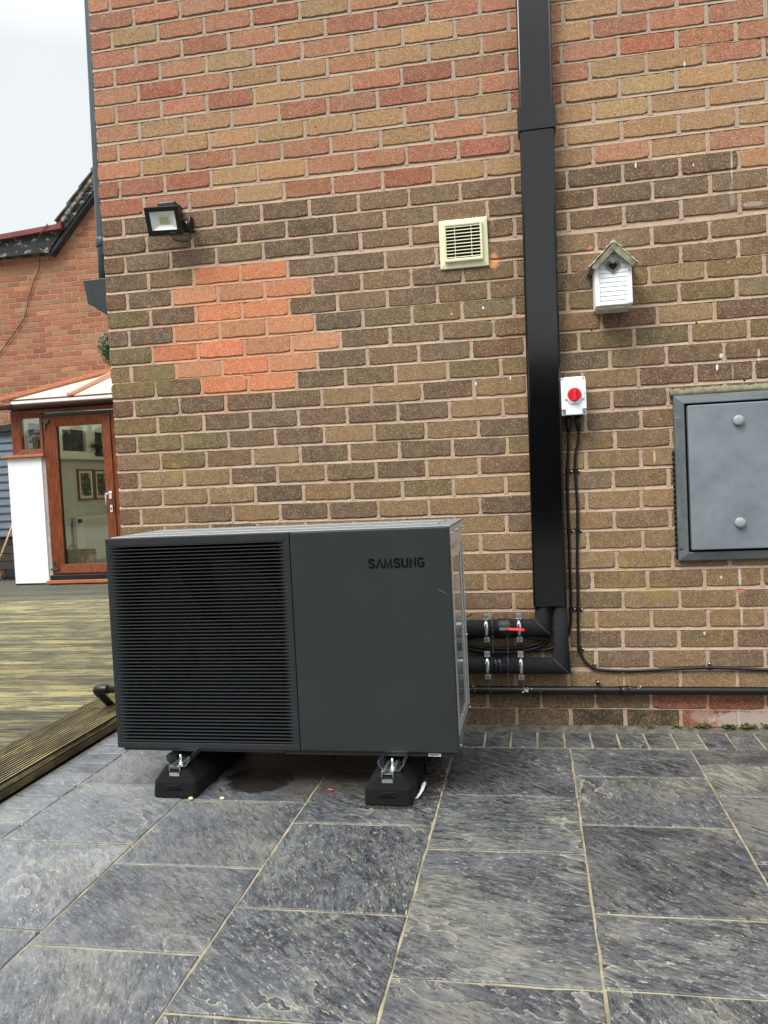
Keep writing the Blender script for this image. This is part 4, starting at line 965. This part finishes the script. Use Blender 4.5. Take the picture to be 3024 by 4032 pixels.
for i in range(ns_+1):
    x_ = XL-.01+(XR-XL+.02)*i/ns_; m.v += [Vector((x_, .004, 1.428+R.gauss(0, .003))), Vector((x_, -.010+R.gauss(0, .002), 1.415+R.gauss(0, .002))), Vector((x_, -.021, 1.3955)), Vector((x_, .004, 1.3955))]
for i in range(ns_):
    for j in range(3): m.f.append((i*4+j, i*4+j+1, i*4+j+5, i*4+j+4)); m.sm.append(True)
m.build('mortar_weathering', simple('lichened_mortar', (124, 124, 100), .95, var=.3, scale=40, bump=.8, dirt=.5), mbx)
m = MB(); rk = random.Random(6)
for i in range(26):
    z = .72+.022*i*1.02
    if z < 1.16: m.ball((XL-.004, -.004, z+.01), .012, (.55, .5, 1.2), n=7, m=5)
m.build('black_sealant', m_blk, mbx)
# ------------------------------------------------------------------ corner downpipe, cowl, topiary
m_dp = simple('grey_black_downpipe', (62, 72, 80), .38, var=.15, scale=12, stretch=(1, 1, .2), dirt=.25)
dp = thing('downpipe', 'dark grey round downpipe running up beside the left corner of the house', 'pipe', (-.05, .10, 2.1))
MB().tube([(-.050, .10, 2.10), (-.050, .10, 2.31), (-.036, .10, 3.45), (-.028, .10, 4.44)], .0305, 20).build('tube', m_dp, dp)
MB().tube([(-.050, .10, 2.285), (-.050, .10, 2.292), (-.050, .10, 2.325), (-.050, .10, 2.332)], .035, 20, rs=[.032, .036, .036, .032]).box(-.03, -.001, .085, .115, 2.29, 2.325).build('pipe_bracket', m_dp, dp)
cw = thing('vent_cowl', 'black sheet metal cowl jutting from the house corner below the downpipe', 'cowl', (-.06, .12, 2.0))
m = MB(); m.prism([(-.002, 2.128), (-.138, 2.126), (-.120, 2.016), (-.020, 1.950), (-.002, 1.950)], 'y', .045, .235); m.build('cowl_shell', simple('cowl_black', (40, 46, 50), .45, var=.15, bump=.1, bscale=60), cw, bevel=.003)
tp = thing('topiary_ball', 'ball of artificial green leaves peeking out at the house corner', 'plant', (-.115, .34, 1.74))
m_leaf = simple('topiary_leaf', (34, 84, 44), .4, var=.45, scale=60); m_leaf2 = simple('topiary_leaf_pale', (88, 140, 96), .4, var=.3, scale=60)
for nm, mt, cnt, sd in (('leaves', m_leaf, 1100, 1), ('pale_leaves', m_leaf2, 420, 2)):
    m = MB(); rl = random.Random(sd)
    for i in range(cnt):
        d = Vector((rl.gauss(0, 1), rl.gauss(0, 1), rl.gauss(0, 1))).normalized(); c = Vector((-.128, .34, 1.846))+d*rl.uniform(.078, .104)
        u = d.orthogonal().normalized(); u = (Matrix.Rotation(rl.uniform(0, 6.3), 3, d) @ u); v_ = d.cross(u); s = rl.uniform(.006, .010); up_ = d*s*.5
        m.add([c-u*s, c-v_*s*.55+up_*.3, c+u*s+up_, c+v_*s*.55+up_*.3], [(0, 1, 2, 3)])
    m.build(nm, mt, tp)
MB().ball((-.128, .34, 1.846), .082).build('core', simple('topiary_core', (22, 40, 22), .9), tp)
MB().tube([(-.118, .34, 1.92), (-.118, .34, 2.05), (-.03, .34, 2.06), (.0, .34, 2.06)], .003, 6).build('hook', m_blk, tp)
# ------------------------------------------------------------------ neighbouring gable wall
gb = thing('gable_wall', 'orange red brick gable wall of the neighbouring house behind the conservatory', 'wall', (-4.5, 7.2, 0))
def verge(x): return 4.524+(x+4.641)*(.682/.645) if x > -4.66 else 4.55
gm_ = MB(); rg_ = random.Random(31); FP = [Vector(lin(c)[:3]) for c in ((166, 110, 90), (160, 104, 86), (170, 118, 94), (156, 100, 84), (166, 122, 98), (158, 122, 98), (168, 112, 90))]
GB_Y = 7.2
for r in range(-4, 92):
    z = .0375+r*.0752; off = .1125 if r % 2 else 0
    for k in range(24):
        x0 = -6.9+off+k*.225; x1 = x0+.215
        if z-.02 > verge((x0+x1)/2): continue
        c = rg_.choice(FP)*(1+rg_.gauss(0, .10)); brick(gm_, x0, x1, z-.0325, z+.0325, GB_Y, (c.x, c.y, c.z, 1), rg_, nl=3, ns=1, jit=.0016, dep=.01)
gm_.build('brick_facing', m_brick2, gb)
MB().prism([(-6.95, -.3), (-1.0, -.3), (-1.0, 7.2), (-2.2, 7.2), (-4.64, 4.56), (-6.95, 4.56)], 'y', GB_Y+.004, GB_Y+.3).build('wall_core', m_mortar2, gb)
m_bd = simple('weathered_black_board', (44, 46, 48), .7, var=.4, scale=5, stretch=(1, 1, 6), bump=.4, bscale=60)
def flaked(name, c, paint, am):
    b = NB(name); n = b.noise(9, 7, .75, stretch=(1, 1, 1.6)); c0 = b.mix(b.rng(b.noise(5, 4), .3, .7), lin(c), tuple(x*1.5 for x in lin(c)[:3])+(1,))
    b.set(col=b.mix(b.math('MULTIPLY', b.rng(n, am, am+.05), .85), c0, lin(paint)), rough=.8); b.bump(n, .3, .004); return b.m
m_fl = flaked('flaking_black_paint', (34, 36, 38), (176, 178, 176), .565); m_fl2 = flaked('flaking_grey_board', (96, 94, 88), (190, 188, 180), .5)
u = Vector((.645, .682)).normalized(); nv = Vector((-u.y, u.x)); A0 = Vector((-4.641, 4.524))
q = lambda t, o_: (A0.x+u.x*t+nv.x*o_, A0.y+u.y*t+nv.y*o_)
MB().prism([q(-.02, -.02), q(3.6, -.02), q(3.6, .018), q(-.02, .018)], 'y', 7.08, 7.2).build('verge_trim', m_bd, gb)
MB().prism([q(.40, .0185), q(3.6, .0185), q(3.6, .098), q(.45, .098), q(.42, .06)], 'y', 7.06, 7.18).build('bargeboard', m_fl, gb)
MB().prism([q(.46, .0995), q(3.6, .0995), q(3.6, .142), q(.48, .142)], 'y', 7.02, 7.16).build('verge_soffit', m_fl2, gb)
m_rt = simple('old_roof_tile', (92, 86, 74), .9, var=.4, scale=8, bump=.6, bscale=60)
ti = MB()
for i in range(12):
    a = .42+i*.29; ti.prism([q(a-.02, .166), q(a+.33, .144), q(a+.33, .160), q(a-.02, .184)], 'y', 6.99-.004*(i % 2), 7.5)
ti.build('roof_tiles', m_rt, gb)
ds = MB()
zt = [4.535, 4.612, 4.685, 4.755, 4.835]
xe = [-4.655, -4.60, -4.545, -4.485, -4.43]
for i in range(4):
    ds.prism([(-7.4, zt[i]+.002), (xe[i], zt[i]+.002), (xe[i+1], zt[i+1]-.002), (-7.4, zt[i+1]-.002)], 'y', 7.055+.006*i, 7.195)
ds.build('lap_cladding', m_fl, gb)
rc_ = MB(); rc_.prism([(-7.4, 4.640), (-4.408, 4.826), (-4.416, 4.900), (-7.4, 4.716)], 'y', 7.00, 7.40)
rc_.prism([(-4.51, 4.895), (-4.414, 4.893), (-4.40, 4.975)], 'y', 7.02, 7.3)
rc_.build('red_capping', simple('faded_red_paint', (118, 56, 56), .6, var=.2, scale=6, dirt=.3), gb, bevel=.004)
tag(MB().tube(spline([(-4.594, 6.99, 4.905), (-4.65, 6.985, 4.85), (-4.72, 6.98, 4.76), (-4.787, 7.0, 4.66), (-4.80, 7.04, 4.54), (-4.87, 7.16, 4.38), (-4.973, 7.18, 4.216), (-5.06, 7.18, 4.03), (-5.117, 7.18, 3.866), (-5.17, 7.18, 3.70), (-5.26, 7.18, 3.581), (-5.401, 7.18, 3.43), (-5.619, 7.18, 3.20), (-5.9, 7.18, 2.95)]), .0065, 6).build('aerial_cable', simple('brown_cable', (70, 46, 40), .6)), 'thin loose cable hanging down the neighbouring gable wall', 'cable')
# ------------------------------------------------------------------ outbuilding clad in grey boards
m_cl = simple('grey_painted_boards', (98, 108, 120), .6, var=.12, scale=6, stretch=(1, 1, 5), bump=.2, bscale=70, dirt=.1)
ob = thing('clad_outbuilding', 'low outbuilding clad in blue grey lap boards over dark stone, at the far left edge', 'shed', (-5.4, 6.3, 0))
m = MB()
for i in range(14):
    z = .572+i*.1052; m.prism([(6.3, z), (6.282, z), (6.278, z+.014), (6.298, z+.1046), (6.31, z+.1046)], 'x', -8.2, -4.2)
m.build('lap_boards', m_cl, ob)
st_m = MB(); rs2 = random.Random(12)
for r in range(6):
    x = -8.2-rs2.uniform(0, .3); z = -.1+r*.112
    while x < -4.25:
        w_ = min(rs2.uniform(.25, .6), -4.2-x); c = Vector(lin(rs2.choice(((58, 58, 60), (48, 48, 50), (70, 66, 64)))) [:3]); brick(st_m, x+.004, x+w_-.004, z+.003, z+.109, 6.31, (c.x, c.y, c.z, 1), rs2, nl=4, ns=2, jit=.004, dep=.03); x += w_
st_m.build('stone_base', m_brick2, ob)
MB().box(-8.2, -4.2, 6.335, 6.9, -.1, 1.98).build('shed_core', m_bd, ob)
MB().prism([(-8.2, 1.985), (-4.2, 1.985), (-4.2, 2.10), (-4.9, 2.075), (-5.3, 2.035), (-8.2, 2.03)], 'y', 6.22, 6.95).build('felt_roof', simple('roof_felt', (42, 44, 46), .95, var=.2, bump=.6, bscale=80), ob)
MB().box(-8.2, -4.1, 6.20, 6.27, -.10, -.015).build('kerb_board', simple('brown_board', (92, 76, 66), .9, var=.4, scale=40, stretch=(6, 1, 1), bump=.5), ob)
br_ = thing('broom', 'wooden broom with a pale pole leaning beside the white pillar at the far left', 'broom', (-4.95, 5.85, .06))
MB().tube([(-4.955, 5.80, .10), (-4.83, 5.93, .52), (-4.705, 6.05, .93)], .0125, 12).build('pole', simple('pale_wood', (196, 160, 112), .6, var=.15, scale=10, stretch=(6, 6, 1)), br_)
MB().box(-5.10, -4.81, 5.77, 5.82, .10, .14).box(-5.09, -4.82, 5.775, 5.815, .075, .0995).build('head', simple('broom_head', (120, 84, 56), .8), br_)
# ------------------------------------------------------------------ conservatory
def oak(name, c1, c2, st):
    b = NB(name); g = b.noise(9, 6, .7, stretch=st, dist=.4); g2 = b.noise(30, 4, .7, stretch=st)
    c = b.mix(b.rng(g, .36, .64), lin(c1), lin(c2)); c = b.mix(b.rng(g2, .44, .36, 0, .6), c, tuple(x*.4 for x in lin(c1)[:3])+(1,))
    b.set(col=c, rough=.38, spec=.4); b.bump(g2, .08, .001); return b.m
m_oak = oak('golden_oak_upright', (92, 45, 22), (142, 76, 40), (5, 5, .6)); m_oakh = oak('golden_oak_rail', (92, 45, 22), (142, 76, 40), (.6, 5, 5))
m_oakl = oak('golden_oak_capping', (170, 98, 66), (192, 118, 82), (.8, 5, 5)); m_gut = simple('brown_gutter', (78, 48, 38), .38, var=.1)
def glassm():
    b = NB('window_glass'); t = b.t
    tr_ = t.nodes.new('ShaderNodeBsdfTransparent'); tr_.inputs[0].default_value = (.93, .96, .92, 1)
    gl = t.nodes.new('ShaderNodeBsdfGlossy'); gl.inputs['Roughness'].default_value = .02
    fr = b.n('ShaderNodeFresnel', {'IOR': 1.55}); mxs = t.nodes.new('ShaderNodeMixShader')
    b.put(mxs.inputs[0], b.math('MULTIPLY', fr.outputs[0], 1.9)); t.links.new(tr_.outputs[0], mxs.inputs[1]); t.links.new(gl.outputs[0], mxs.inputs[2]); t.links.new(mxs.outputs[0], b.o.inputs[0]); return b.m
m_gl = glassm()
def poly():
    b = NB('opal_polycarbonate'); b.set(col=lin((244, 240, 222)), rough=.35); t = b.t
    tl_ = t.nodes.new('ShaderNodeBsdfTranslucent'); tl_.inputs[0].default_value = (.95, .94, .86, 1); mxs = t.nodes.new('ShaderNodeMixShader'); mxs.inputs[0].default_value = .55
    t.links.new(b.p.outputs[0], mxs.inputs[1]); t.links.new(tl_.outputs[0], mxs.inputs[2]); t.links.new(mxs.outputs[0], b.o.inputs[0]); return b.m
m_pc = poly(); m_rend = simple('white_render', (242, 245, 245), .8, var=.03, scale=3, bump=.2, bscale=120, dirt=.05); m_rend2 = simple('rough_grey_render', (172, 166, 164), .95, var=.15, scale=12, bump=.8, bscale=60)
m_wall_in = simple('cream_inner_wall', (216, 212, 190), .7, var=.04); m_floor_in = simple('grey_inner_floor', (112, 114, 112), .5, var=.1)
cv = thing('conservatory', 'golden oak framed conservatory with a cream translucent roof and glazed door', 'conservatory', (-3.0, 5, .07))
Y5 = 5.0; BK = 7.0
w1 = MB(); w1.box(-4.078, -3.640, Y5, Y5+.14, .085, 1.556); w1.build('white_pillar', m_rend, cv, bevel=.006)
w1 = MB(); w1.prism([(-3.6395, .10), (-3.600, .10), (-3.585, .5), (-3.592, 1.0), (-3.585, 1.3), (-3.597, 1.555), (-3.6395, 1.555)], 'y', Y5+.012, Y5+.13); w1.build('render_reveal', m_rend2, cv)
MB().box(-4.08, -3.62, Y5+.006, Y5+.12, .03, .0845).build('dark_plinth', m_blk, cv)
MB().box(-4.11, -3.585, Y5-.045, Y5+.13, 1.557, 1.586).build('sill', m_oakl, cv, bevel=.004)
# small side light
wf = MB(); frame(wf, -4.000, -3.6045, 1.587, 2.060, -3.885, -3.645, 1.650, 2.008, Y5, Y5+.07, Y5+.012); w_o = wf.build('side_window', m_oak, cv, bevel=.002)
MB().box(-3.884, -3.646, Y5+.035, Y5+.041, 1.651, 2.007).build('window_pane', m_gl, w_o)
# head beam, gutter, ring beam
MB().box(-4.004, -1.0, Y5+.004, Y5+.10, 2.0615, 2.098).build('head_beam', m_oakh, cv)
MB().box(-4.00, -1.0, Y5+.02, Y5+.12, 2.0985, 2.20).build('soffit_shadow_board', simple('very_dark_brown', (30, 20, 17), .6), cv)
g = MB(); n = 10
P = [(4.885+.052*math.cos(math.pi+math.pi*i/n), 2.158+.055*math.sin(math.pi+math.pi*i/n)) for i in range(n+1)]; P2 = [(4.885+.047*math.cos(math.pi+math.pi*i/n), 2.158+.049*math.sin(math.pi+math.pi*i/n)) for i in range(n+1)]
g.prism(P+P2[::-1], 'x', -4.03, -1.0, smooth=True); g.prism(P, 'x', -4.06, -4.03)
for xx in (-3.905,): g.prism([(4.885+.056*math.cos(math.pi+math.pi*i/n), 2.158+.060*math.sin(math.pi+math.pi*i/n)) for i in range(n+1)]+[(4.937, 2.166), (4.833, 2.166)], 'x', xx-.03, xx+.03)
g.build('gutter', m_gut, cv)
MB().box(-3.94, -1.0, 4.935, 4.95, 2.172, 2.2035).build('roof_edge_flashing', simple('white_flashing', (240, 240, 238), .4, var=.02), cv)
MB().box(-3.96, -1.0, 4.952, 4.99, 2.188, 2.224).build('eaves_strip', simple('eaves_brown', (84, 46, 34), .5), cv)
# roof planes: front slope and left hip
rfz = lambda y: 2.228+(y-4.96)*.30
pn = MB(); pn.add([(-3.99, 4.965, 2.228), (-1.0, 4.965, 2.228), (-1.0, 7.15, 3.14), (-1.84, 7.15, 3.14), (-3.99, 4.965, 2.218), (-1.0, 4.965, 2.218), (-1.0, 7.15, 3.13), (-1.84, 7.15, 3.13)], [(0, 1, 2, 3), (7, 6, 5, 4), (0, 4, 5, 1), (1, 5, 6, 2), (2, 6, 7, 3), (3, 7, 4, 0)])
pn.add([(-4.01, 4.98, 2.228), (-1.86, 7.15, 3.14), (-4.01, 7.15, 2.228), (-4.01, 4.98, 2.218), (-1.86, 7.15, 3.13), (-4.01, 7.15, 2.218)], [(0, 1, 2), (5, 4, 3), (0, 3, 4, 1), (1, 4, 5, 2), (2, 5, 3, 0)])
pn.build('roof_panels', m_pc, cv)
def bar(m, a, b2, wd, ht):
    a = Vector(a); b2 = Vector(b2); d = (b2-a).normalized(); s = d.cross(Vector((0, 0, 1))).normalized()*wd/2; up_ = Vector((0, 0, ht))
    m.add([a-s, a+s, a+s*.75+up_, a-s*.75+up_, b2-s, b2+s, b2+s*.75+up_, b2-s*.75+up_], [(0, 1, 2, 3), (7, 6, 5, 4), (0, 4, 5, 1), (1, 5, 6, 2), (2, 6, 7, 3), (3, 7, 4, 0)])
m = MB(); bar(m, (-4.055, 4.90, 2.208), (-1.84, 7.15, 3.15), .10, .045); m.build('hip_rafter', m_oakl, cv, bevel=.004)
m = MB(); bar(m, (-3.195, 4.935, 2.225), (-2.955, 6.2, 2.775), .052, .034); m.ball((-3.197, 4.935, 2.242), .036, (1, .5, .95)); m.build('glazing_bar', simple('salmon_capping', (214, 150, 122), .35, var=.05), cv, bevel=.003)
# door
df = MB(); frame(df, -3.592, -2.695, .178, 2.012, -3.575, -2.7475, .195, 1.997, Y5+.004, Y5+.08); dfo = df.build('door_frame', m_oak, cv)
MB().box(-3.62, -2.60, Y5-.012, Y5+.06, 2.0135, 2.046).build('door_head_weatherbar', simple('anthracite', (34, 38, 42), .4), cv)
MB().box(-3.605, -2.4, Y5-.030, Y5+.06, .120, .1770).build('threshold', simple('anthracite_sill', (28, 32, 36), .35), cv, bevel=.004)
MB().box(-3.640, -2.4, Y5-.06, Y5+.02, .082, .1190).build('door_sill', m_oakl, cv, bevel=.004)
dd = MB(); frame(dd, -3.573, -2.750, .197, 1.995, -3.428, -2.862, .298, 1.892, Y5-.012, Y5+.055, Y5+.004); door = dd.build('door', m_oak, cv, bevel=.002)
MB().box(-3.427, -2.863, Y5+.028, Y5+.036, .299, 1.891).build('door_glass', m_gl, door)
MB().box(-3.427, -3.4175, Y5+.010, Y5+.0275, .30, 1.89).build('black_gasket', m_blk, door)
MB().box(-2.69, -1.2, Y5+.004, Y5+.08, .178, 2.012).build('fixed_frame', m_oak, cv)
hd = MB(); hd.box(-2.808, -2.776, Y5-.022, Y5-.0125, 1.035, 1.120); hd.tube([(-2.792, Y5-.02, 1.095), (-2.792, Y5-.06, 1.095), (-2.822, Y5-.062, 1.090), (-2.828, Y5-.062, 1.07), (-2.828, Y5-.062, .965)], .0085, 10); hd.build('door_handle', m_wht, door)
hd = MB(); hd.box(-2.806, -2.778, Y5-.020, Y5-.0125, .880, .962); hh_ = hd.build('lock_plate', m_wht, door, bevel=.003); MB().cyl((-2.792, 0, .925), 'y', .008, Y5-.024, Y5-.0205, 12).box(-2.795, -2.789, Y5-.024, Y5-.0205, .90, .92).build('keyhole', m_blk, hh_)
for (zc_, s_) in ((1.975, -1), (.235, 1)):
    h_ = MB(); h_.prism([(-3.60, zc_), (-3.50, zc_), (-3.50, zc_+s_*.03), (-3.52, zc_+s_*.03), (-3.52, zc_+s_*.045), (-3.545, zc_+s_*.045), (-3.545, zc_+s_*.105), (-3.565, zc_+s_*.105), (-3.565, zc_+s_*.02), (-3.60, zc_+s_*.02)], 'y', Y5-.028, Y5-.0125)
    h_.build('hinge', simple('brown_grey_hinge', (82, 70, 68), .5) if s_ < 0 else bpy.data.materials['brown_grey_hinge'], door)
# inside: what shows through the door is the left hand end wall
XI = -3.97; BK = 7.05
def onleft(m):
    m.v = [Vector((XI-v.y, v.x, v.z)) for v in m.v]; return m
MB().box(-4.03, -1.0, BK, BK+.10, .0, 2.22).build('inner_back_wall', m_wall_in, cv)
MB().box(-4.03, -1.0, 5.15, BK-.001, .02, .11).build('inner_floor', m_floor_in, cv)
MB().box(-4.03, XI, 5.15, BK-.001, .1101, 1.60).build('left_inner_wall', m_wall_in, cv)
MB().box(-4.03, XI, 5.15, BK-.001, 1.9905, 2.225).build('inner_window_head', m_wall_in, cv)
m = MB(); frame(m, 5.80, 6.640, 1.602, 1.990, 5.944, 6.515, 1.665, 1.945, -.03, .05); frame(m, 6.6405, 7.048, 1.602, 1.990, 6.735, 6.985, 1.665, 1.94, -.03, .05)
m.box(5.16, 5.7995, -.03, .05, 1.602, 1.64); m.box(5.16, 5.24, -.03, .05, 1.6405, 1.99)
iw = onleft(m).build('inner_window_frame', simple('cream_upvc', (226, 226, 206), .4, var=.03), cv, bevel=.003)
onleft(MB().box(5.80, 7.04, .015, .022, 1.61, 1.985)).build('inner_window_glass', simple('dark_window_glass', (52, 54, 48), .12, var=.3, scale=6), iw)
onleft(MB().box(5.16, 7.04, -.09, -.0005, 1.555, 1.6005)).build('inner_sill', simple('cream_sill', (228, 224, 204), .4, var=.02), cv, bevel=.004)
m = MB()
for z in (.84, .94, 1.04, 1.14, 1.24, 1.34, 1.44): m.box(5.16, 7.04, -.007, -.0005, z, z+.096)
onleft(m).build('inner_panelling', m_wall_in, cv)
rad = thing('radiator', 'white ribbed radiator seen through the conservatory door', 'radiator', (-3.92, 6.5, .2))
m = MB(); m.box(6.06, 7.0, -.085, -.03, .20, .80)
xx = 6.25
while xx < 6.97: m.prism([(xx, -.0855), (xx+.010, -.100), (xx+.026, -.100), (xx+.036, -.0855)], 'z', .225, .775); xx += .046
onleft(m).build('panel', simple('radiator_enamel', (230, 228, 210), .35, var=.02), rad, bevel=.003)
onleft(MB().cyl((6.11, 0, .755), 'y', .026, -.125, -.086, 16)).build('valve_cap', simple('radiator_cap', (84, 84, 80), .4), rad)
m_pf = simple('pine_frame', (150, 112, 76), .5, var=.15); m_mt = simple('mount_card', (230, 226, 206), .7, var=.02)
def picture(x0, x1, z0, z1, sd, lab):
    t = thing('framed_picture', lab, 'picture', (XI, (x0+x1)/2, z0), 0, 'pictures inside the conservatory')
    m = MB(); frame(m, x0, x1, z0, z1, x0+.022, x1-.022, z0+.022, z1-.022, -.034, -.009); onleft(m).build('picture_frame', m_pf, t)
    onleft(MB().box(x0+.0225, x1-.0225, -.020, -.012, z0+.0225, z1-.0225)).build('mount', m_mt, t)
    b = NB('garden_photo'); n = b.noise(14+sd, 5, .7, dist=.6); c = b.mix(b.rng(n, .36, .46), lin((26, 30, 26)), lin((74, 82, 56))); c = b.mix(b.rng(n, .56, .62), c, lin((206, 192, 168)))
    b.set(col=c, rough=.3); onleft(MB().box(x0+.075, x1-.075, -.024, -.0205, z0+.055, z1-.055)).build('photo', b.m, t)
picture(6.255, 6.640, 1.018, 1.432, 0, 'left of the two pine framed photographs inside the conservatory')
picture(6.668, 7.03, 1.014, 1.425, 3, 'right of the two pine framed photographs inside the conservatory')
hp_ = thing('heart_picture', 'white framed picture with a small heart, behind the small side window', 'picture', (-3.8, 5.2, 1.60))
HP = Matrix.Translation((-3.800, 5.20, 1.602)) @ Matrix.Rotation(math.radians(-4), 4, 'Y')
m = MB()
for a in ((-.065, -.055, 0, .21), (.055, .065, 0, .21), (-.0549, .0549, .20, .21), (-.0549, .0549, 0, .01)): m.box(a[0], a[1], -.01, .01, a[2], a[3], mat=HP)
m.build('picture_frame', m_wht, hp_)
bp = MB().box(-.0548, .0548, -.002, .004, .0102, .1998, mat=HP).build('backing', simple('tan_card', (176, 156, 124), .7), hp_)
m = MB(); m.prism(heart(.0, .165, .009, 20), 'y', -.0045, -.0025, mat=HP); m.prism([(.02, .165), (.034, .14), (.02, .07), (-.01, .015), (-.02, .015), (.004, .075), (.018, .13), (.012, .155)], 'y', -.0045, -.0025, mat=HP); m.build('drawing', simple('ink_brown', (50, 36, 30), .6), hp_)
bs = thing('wicker_basket', 'open straw basket with two loop handles on the floor behind the glazed door', 'basket', (-3.47, 5.3, .11))
m = MB(); lv = ((.112, -3.64, -3.285, 5.22, 5.40), (.34, -3.67, -3.265, 5.20, 5.42), (.435, -3.68, -3.28, 5.19, 5.43))
for z, a, b2, c, d in lv: m.v += [Vector((a, c, z)), Vector((b2, c, z)), Vector((b2, d, z)), Vector((a, d, z))]
for i in range(2):
    for j in range(4): m.f.append((4*i+j, 4*i+(j+1) % 4, 4*i+4+(j+1) % 4, 4*i+4+j)); m.sm.append(False)
m.f += [(3, 2, 1, 0)]; m.sm += [False]
def wick():
    b = NB('woven_straw'); v = b.n('ShaderNodeTexVoronoi', {'Vector': b.n('ShaderNodeMapping', {'Vector': b.co, 'Scale': (1.6, 1, 1)}).outputs[0], 'Scale': 26.0})
    c = b.mix(b.rng(v.outputs['Distance'], .1, .7), lin((220, 186, 124)), lin((84, 56, 26))); z = b.n('ShaderNodeSeparateXYZ', {0: b.co}).outputs[2]
    c = b.mix(b.math('GREATER_THAN', z, .270), c, lin((96, 62, 34))); b.set(col=c, rough=.8); b.bump(v.outputs['Distance'], .8, .01); return b.m
m.build('basket_body', wick(), bs)
for x_ in (-3.56, -3.43): MB().tube(spline([(x_-.055, 5.185, .37), (x_-.045, 5.185, .47), (x_, 5.185, .515), (x_+.045, 5.185, .47), (x_+.055, 5.185, .37)]), .007, 8).build('basket_handle', simple('basket_handle_brown', (120, 86, 54), .7) if x_ < -3.5 else bpy.data.materials['basket_handle_brown'], bs)
pt = thing('potted_plant', 'small dark leafy plant in a dark bowl on the inner window sill', 'plant', (-3.92, 6.78, 1.6))
MB().tube([(-3.92, 6.78, 1.602), (-3.92, 6.78, 1.615), (-3.92, 6.78, 1.64), (-3.92, 6.78, 1.662)], .08, 18, rs=[.05, .07, .085, .08]).build('bowl', simple('dark_bowl', (40, 46, 46), .3), pt)
m = MB(); rl = random.Random(5)
for i in range(420):
    c = Vector((-3.91+rl.gauss(0, .035), 6.72+rl.gauss(0, .10), 1.74+rl.gauss(0, .035))); d = Vector((rl.gauss(0, 1), rl.gauss(0, 1), rl.gauss(0, 1))).normalized(); e = d.orthogonal().normalized(); s = .012
    m.add([c-d*s, c-e*s*.5, c+d*s, c+e*s*.5], [(0, 1, 2, 3)])
m.tube([(-3.92, 6.78, 1.65), (-3.92, 6.76, 1.74)], .008, 6)
m.build('foliage', simple('dark_leaf', (34, 44, 30), .6, var=.4, scale=40), pt)
